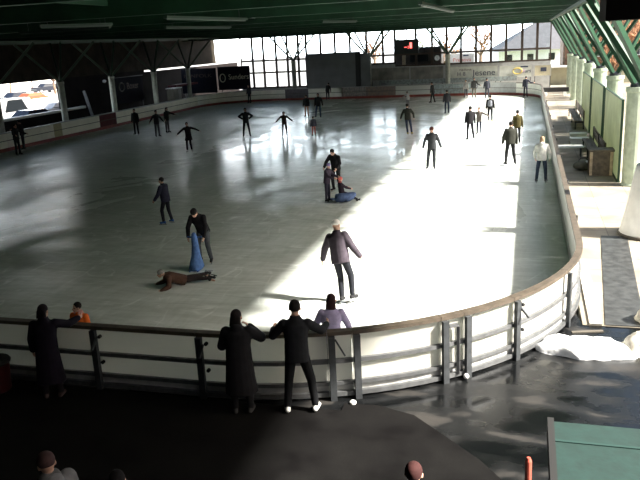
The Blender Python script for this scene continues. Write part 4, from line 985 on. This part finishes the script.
person(G(247, 137), hd(247, 137, 180), 1.76, 'person in dark clothes with hands on hips before the glare', (.020, .022, .030), (.016, .018, .026), dict(aL=((-.80, -.15, -.55), (.75, .2, -.55)), aR=((.80, -.15, -.55), (-.75, .2, -.55)), lL=((-.16, 0, -1), (-.10, 0, -1)), lR=((.16, 0, -1), (.10, 0, -1))), SK, hair=(.014, .012, .012))
person(G(285, 136), hd(284, 136, 180), 1.46, 'youngster with arms spread standing on the glaring far ice', (.045, .030, .026), (.030, .020, .020), dict(aL=((-.75, 0, -.62), (-.75, .05, -.62)), aR=((.72, 0, -.62), (.75, .05, -.70)), lL=((-.10, 0, -1), (-.05, 0, -1)), lR=((.10, 0, -1), (.05, 0, -1))), SK, hair=(.014, .010, .010))
person(G(314, 136), hd(314, 136, 20), 1.16, 'tiny child in dark top and coral trousers before two adults', (.10, .10, .14), (.60, .16, .13), {}, SK, hair=(.014, .012, .012))
person(G(307, 117), hd(306, 118, 160), 1.62, 'far skater in dark jacket and orange brown trousers', (.030, .028, .030), (.42, .20, .10), {}, SK, hair=(.02, .015, .012))
person(G(319, 118), hd(318, 118, 170), 1.78, 'far skater in black jacket and blue trousers behind the tiny child', (.022, .022, .026), (.06, .09, .16), dict(aL=((-.4, .1, -1), (-.2, .2, -1)), lR=((.2, .1, -1), (.15, -.1, -1))), SK, hair=(.015, .013, .013))
person((-26.2, 67.6), 160, 1.74, 'dark figure standing at the far left corner boards', (.020, .020, .026), (.020, .020, .028), {}, SK, hair=(.014, .012, .012))
person(G(328, 100.3), 30, 1.62, 'dark figure leaning on the far boards below the big screen', (.022, .024, .028), (.020, .022, .03), dict(lean=(.25, .2, 1)), SK, hair=(.014, .012, .012))
person(G(408, 135), hd(408, 135, -8), 1.76, 'skater in olive grey jacket, jeans and yellowish skates, back turned', (.030, .031, .026), (.03, .045, .08), dict(aL=((-.5, .1, -.85), (-.3, .3, -.9)), aR=((.55, .1, -.8), (.1, .3, -.95)), lL=((.05, .12, -1), (.12, -.1, -1)), lR=((.18, .12, -1), (.12, -.05, -1)), lean=(-.06, .1, 1)), (.40, .34, .10), hair=(.02, .016, .014))
person(G(408, 108), hd(407, 107, 40), 1.30, 'child in pale grey top skating far down the ice', (.34, .33, .34), (.14, .13, .15), dict(aL=((-.6, .4, -.6), (-.3, .8, -.3)), lean=(0, .15, 1)), SK, hair=(.02, .016, .016))
person(G(433, 103), hd(433, 103, 60), 1.74, 'dark skater right of the far white boards', (.028, .028, .028), (.022, .022, .024), dict(lean=(0, .12, 1), lL=((-.1, .2, -1), (-.1, .1, -1)), lR=((.1, .05, -1), (.1, -.25, -1))), SK, hair=(.016, .014, .014))
person(G(447, 114), hd(447, 114, 10), 1.68, 'skater in dark vest with grey sleeves below the right far column', (.022, .022, .026), (.012, .018, .035), {}, SK, hair=(.016, .013, .013))
person(G(466, 98), hd(467, 97, 150), 1.58, 'pale-clad figure beside the far lettered board', (.40, .38, .36), (.08, .08, .09), {}, SK, hair=(.06, .04, .03))
person(G(474, 98), hd(475, 97, 190), 1.74, 'figure in dark jacket and khaki beside the pale-clad one', (.045, .045, .045), (.075, .070, .055), dict(aL=((-.5, .3, -.8), (-.6, .6, -.3))), SK, hair=(.02, .016, .014))
person(G(487, 98.5), hd(487, 97, 0), 1.72, 'dark figure against the far lettered board', (.030, .032, .042), (.028, .028, .036), dict(lean=(-.05, .05, 1)), SK, hair=(.016, .014, .014))
person(G(470, 140), hd(470, 141, 15), 1.76, 'skater all in black beside one in beige, arm linked', (.009, .009, .011), (.009, .009, .012), dict(lL=((-.08, .1, -1), (-.02, -.1, -1)), lR=((.14, .1, -1), (.14, -.1, -1)), lean=(.04, .12, 1)), SK, hair=(.012, .011, .011))
person(G(479, 134.5), hd(479, 134, 165), 1.48, 'slim skater in beige top reaching a hand outward', (.11, .095, .085), (.018, .02, .03), dict(aL=((-.85, .2, -.3), (-.8, .3, -.35)), aR=((.8, .1, -.35), (.6, .3, -.4))), SK, hair=(.03, .02, .018))
person(G(490, 122), hd(490, 122, -5), 1.66, 'skater in black carrying a grey backpack', (.010, .010, .011), (.011, .012, .016), {}, (.3, .25, .1), hair=(.012, .011, .011), pack=(.16, .17, .20))
person(G(432, 169.5), hd(433, 170, 175), 1.78, 'man in dark grey and reddish cap skating towards the viewer', (.026, .028, .032), (.020, .022, .027), dict(aL=((-.42, .0, -.9), (-.32, .1, -.92)), aR=((.42, .0, -.9), (.22, .1, -.95)), lL=((-.02, .06, -1), (.0, -.06, -1)), lR=((.14, .06, -1), (.09, -.06, -1))), (.02, .02, .025), cap=(.075, .028, .022))
person(G(510, 165.5), hd(512, 166, 20), 1.84, 'stocky man in dark olive jacket at the edge of the shadow', (.022, .023, .018), (.010, .010, .012), dict(lean=(.05, .10, 1), aL=((-.35, .1, -1), (-.1, .3, -1)), lL=((-.10, .15, -1), (-.10, -.1, -1)), lR=((.16, .15, -1), (.14, -.15, -1))), SK, hair=(.018, .015, .014), puffy=.012)
person(G(517, 144), hd(518, 143, 10), 1.66, 'smaller person with yellowish sleeve behind the stocky man', (.05, .042, .014), (.012, .012, .014), {}, SK, hair=(.016, .013, .012))
person(G(541, 183), hd(541, 183, 0), 1.70, 'person in white hooded jacket and jeans beside the right boards', (.62, .61, .57), (.04, .055, .085), dict(aL=((-.35, .15, -1), (.1, .5, -1)), aR=((.38, .1, -1), (.05, .4, -1)), lL=((-.13, 0, -1), (-.06, 0, -1)), lR=((.13, 0, -1), (.06, 0, -1))), (.10, .10, .12), hair=(.28, .20, .13), longhair=.14, hood=True)
person((-.15, 65.8), -20, 1.76, 'dark figure leaning at the far right corner boards', (.030, .032, .044), (.028, .028, .040), dict(aR=((.6, .3, -.6), (.7, .4, -.1))), SK, hair=(.016, .014, .014))
person((-28.1, 35.3), -100, 1.76, 'dark figure at the left photo edge, nearer of two', (.014, .013, .016), (.014, .014, .018), dict(aR=((.5, .5, -.6), (.2, .8, -.2)), aL=((-.5, .5, -.6), (-.2, .8, -.2))), SK, hair=(.01, .01, .01))
person((-29.3, 37.4), 120, 1.76, 'dark figure against the left boards, farther of two at the edge', (.016, .014, .017), (.018, .017, .02), dict(aL=((-.5, .6, -.5), (-.2, .8, 0)), lL=((-.2, 0, -1), (-.1, 0, -1))), SK, hair=(.01, .01, .01))
flush()

# ------------------------------------------------------------------ light
w = bpy.data.worlds.new('world'); S.world = w; w.use_nodes = True; nt = w.node_tree
bg = nt.nodes['Background']; sky = nt.nodes.new('ShaderNodeTexSky'); sky.sky_type = 'NISHITA'; sky.sun_disc = False
sky.sun_elevation = math.radians(40); sky.sun_rotation = math.radians(93); sky.air_density = 1.3; sky.dust_density = 6; sky.altitude = 400
# bright haze band low on the horizon
geo = nt.nodes.new('ShaderNodeTexCoord'); sep = nt.nodes.new('ShaderNodeSeparateXYZ'); nt.links.new(geo.outputs['Generated'], sep.inputs[0])
ab_ = nt.nodes.new('ShaderNodeMath'); ab_.operation = 'ABSOLUTE'; nt.links.new(sep.outputs['Z'], ab_.inputs[0])
hz = ramp(nt, ab_.outputs[0], [(.0, (15, 15.6, 16.2)), (.10, (12, 12.7, 13.4)), (.25, (0, 0, 0))])
nt.links.new(mixc(nt, 1.0, mixc(nt, .62, sky.outputs[0], ramp(nt, ab_.outputs[0], [(0, (0, 0, 0)), (1, (0, 0, 0))])), hz, 'ADD'), bg.inputs[0]); bg.inputs[1].default_value = .42
sd = bpy.data.lights.new('sun', 'SUN'); sun = bpy.data.objects.new('sun', sd); COL.objects.link(sun)
sd.energy = 12; sd.angle = math.radians(3.2); sd.color = (1, .95, .86)
dirv = V((1.16, -.06, 1.0)).normalized(); sun.rotation_euler = dirv.to_track_quat('Z', 'Y').to_euler(); sun.location = (40, 20, 40)
vs = S.view_settings; vs.view_transform = 'Standard'; vs.look = 'None'; vs.exposure = 1.05; vs.gamma = 1; vs.use_curve_mapping = False
S.cycles.max_bounces = 8; S.cycles.diffuse_bounces = 5; S.cycles.transparent_max_bounces = 12; S.cycles.use_denoising = True
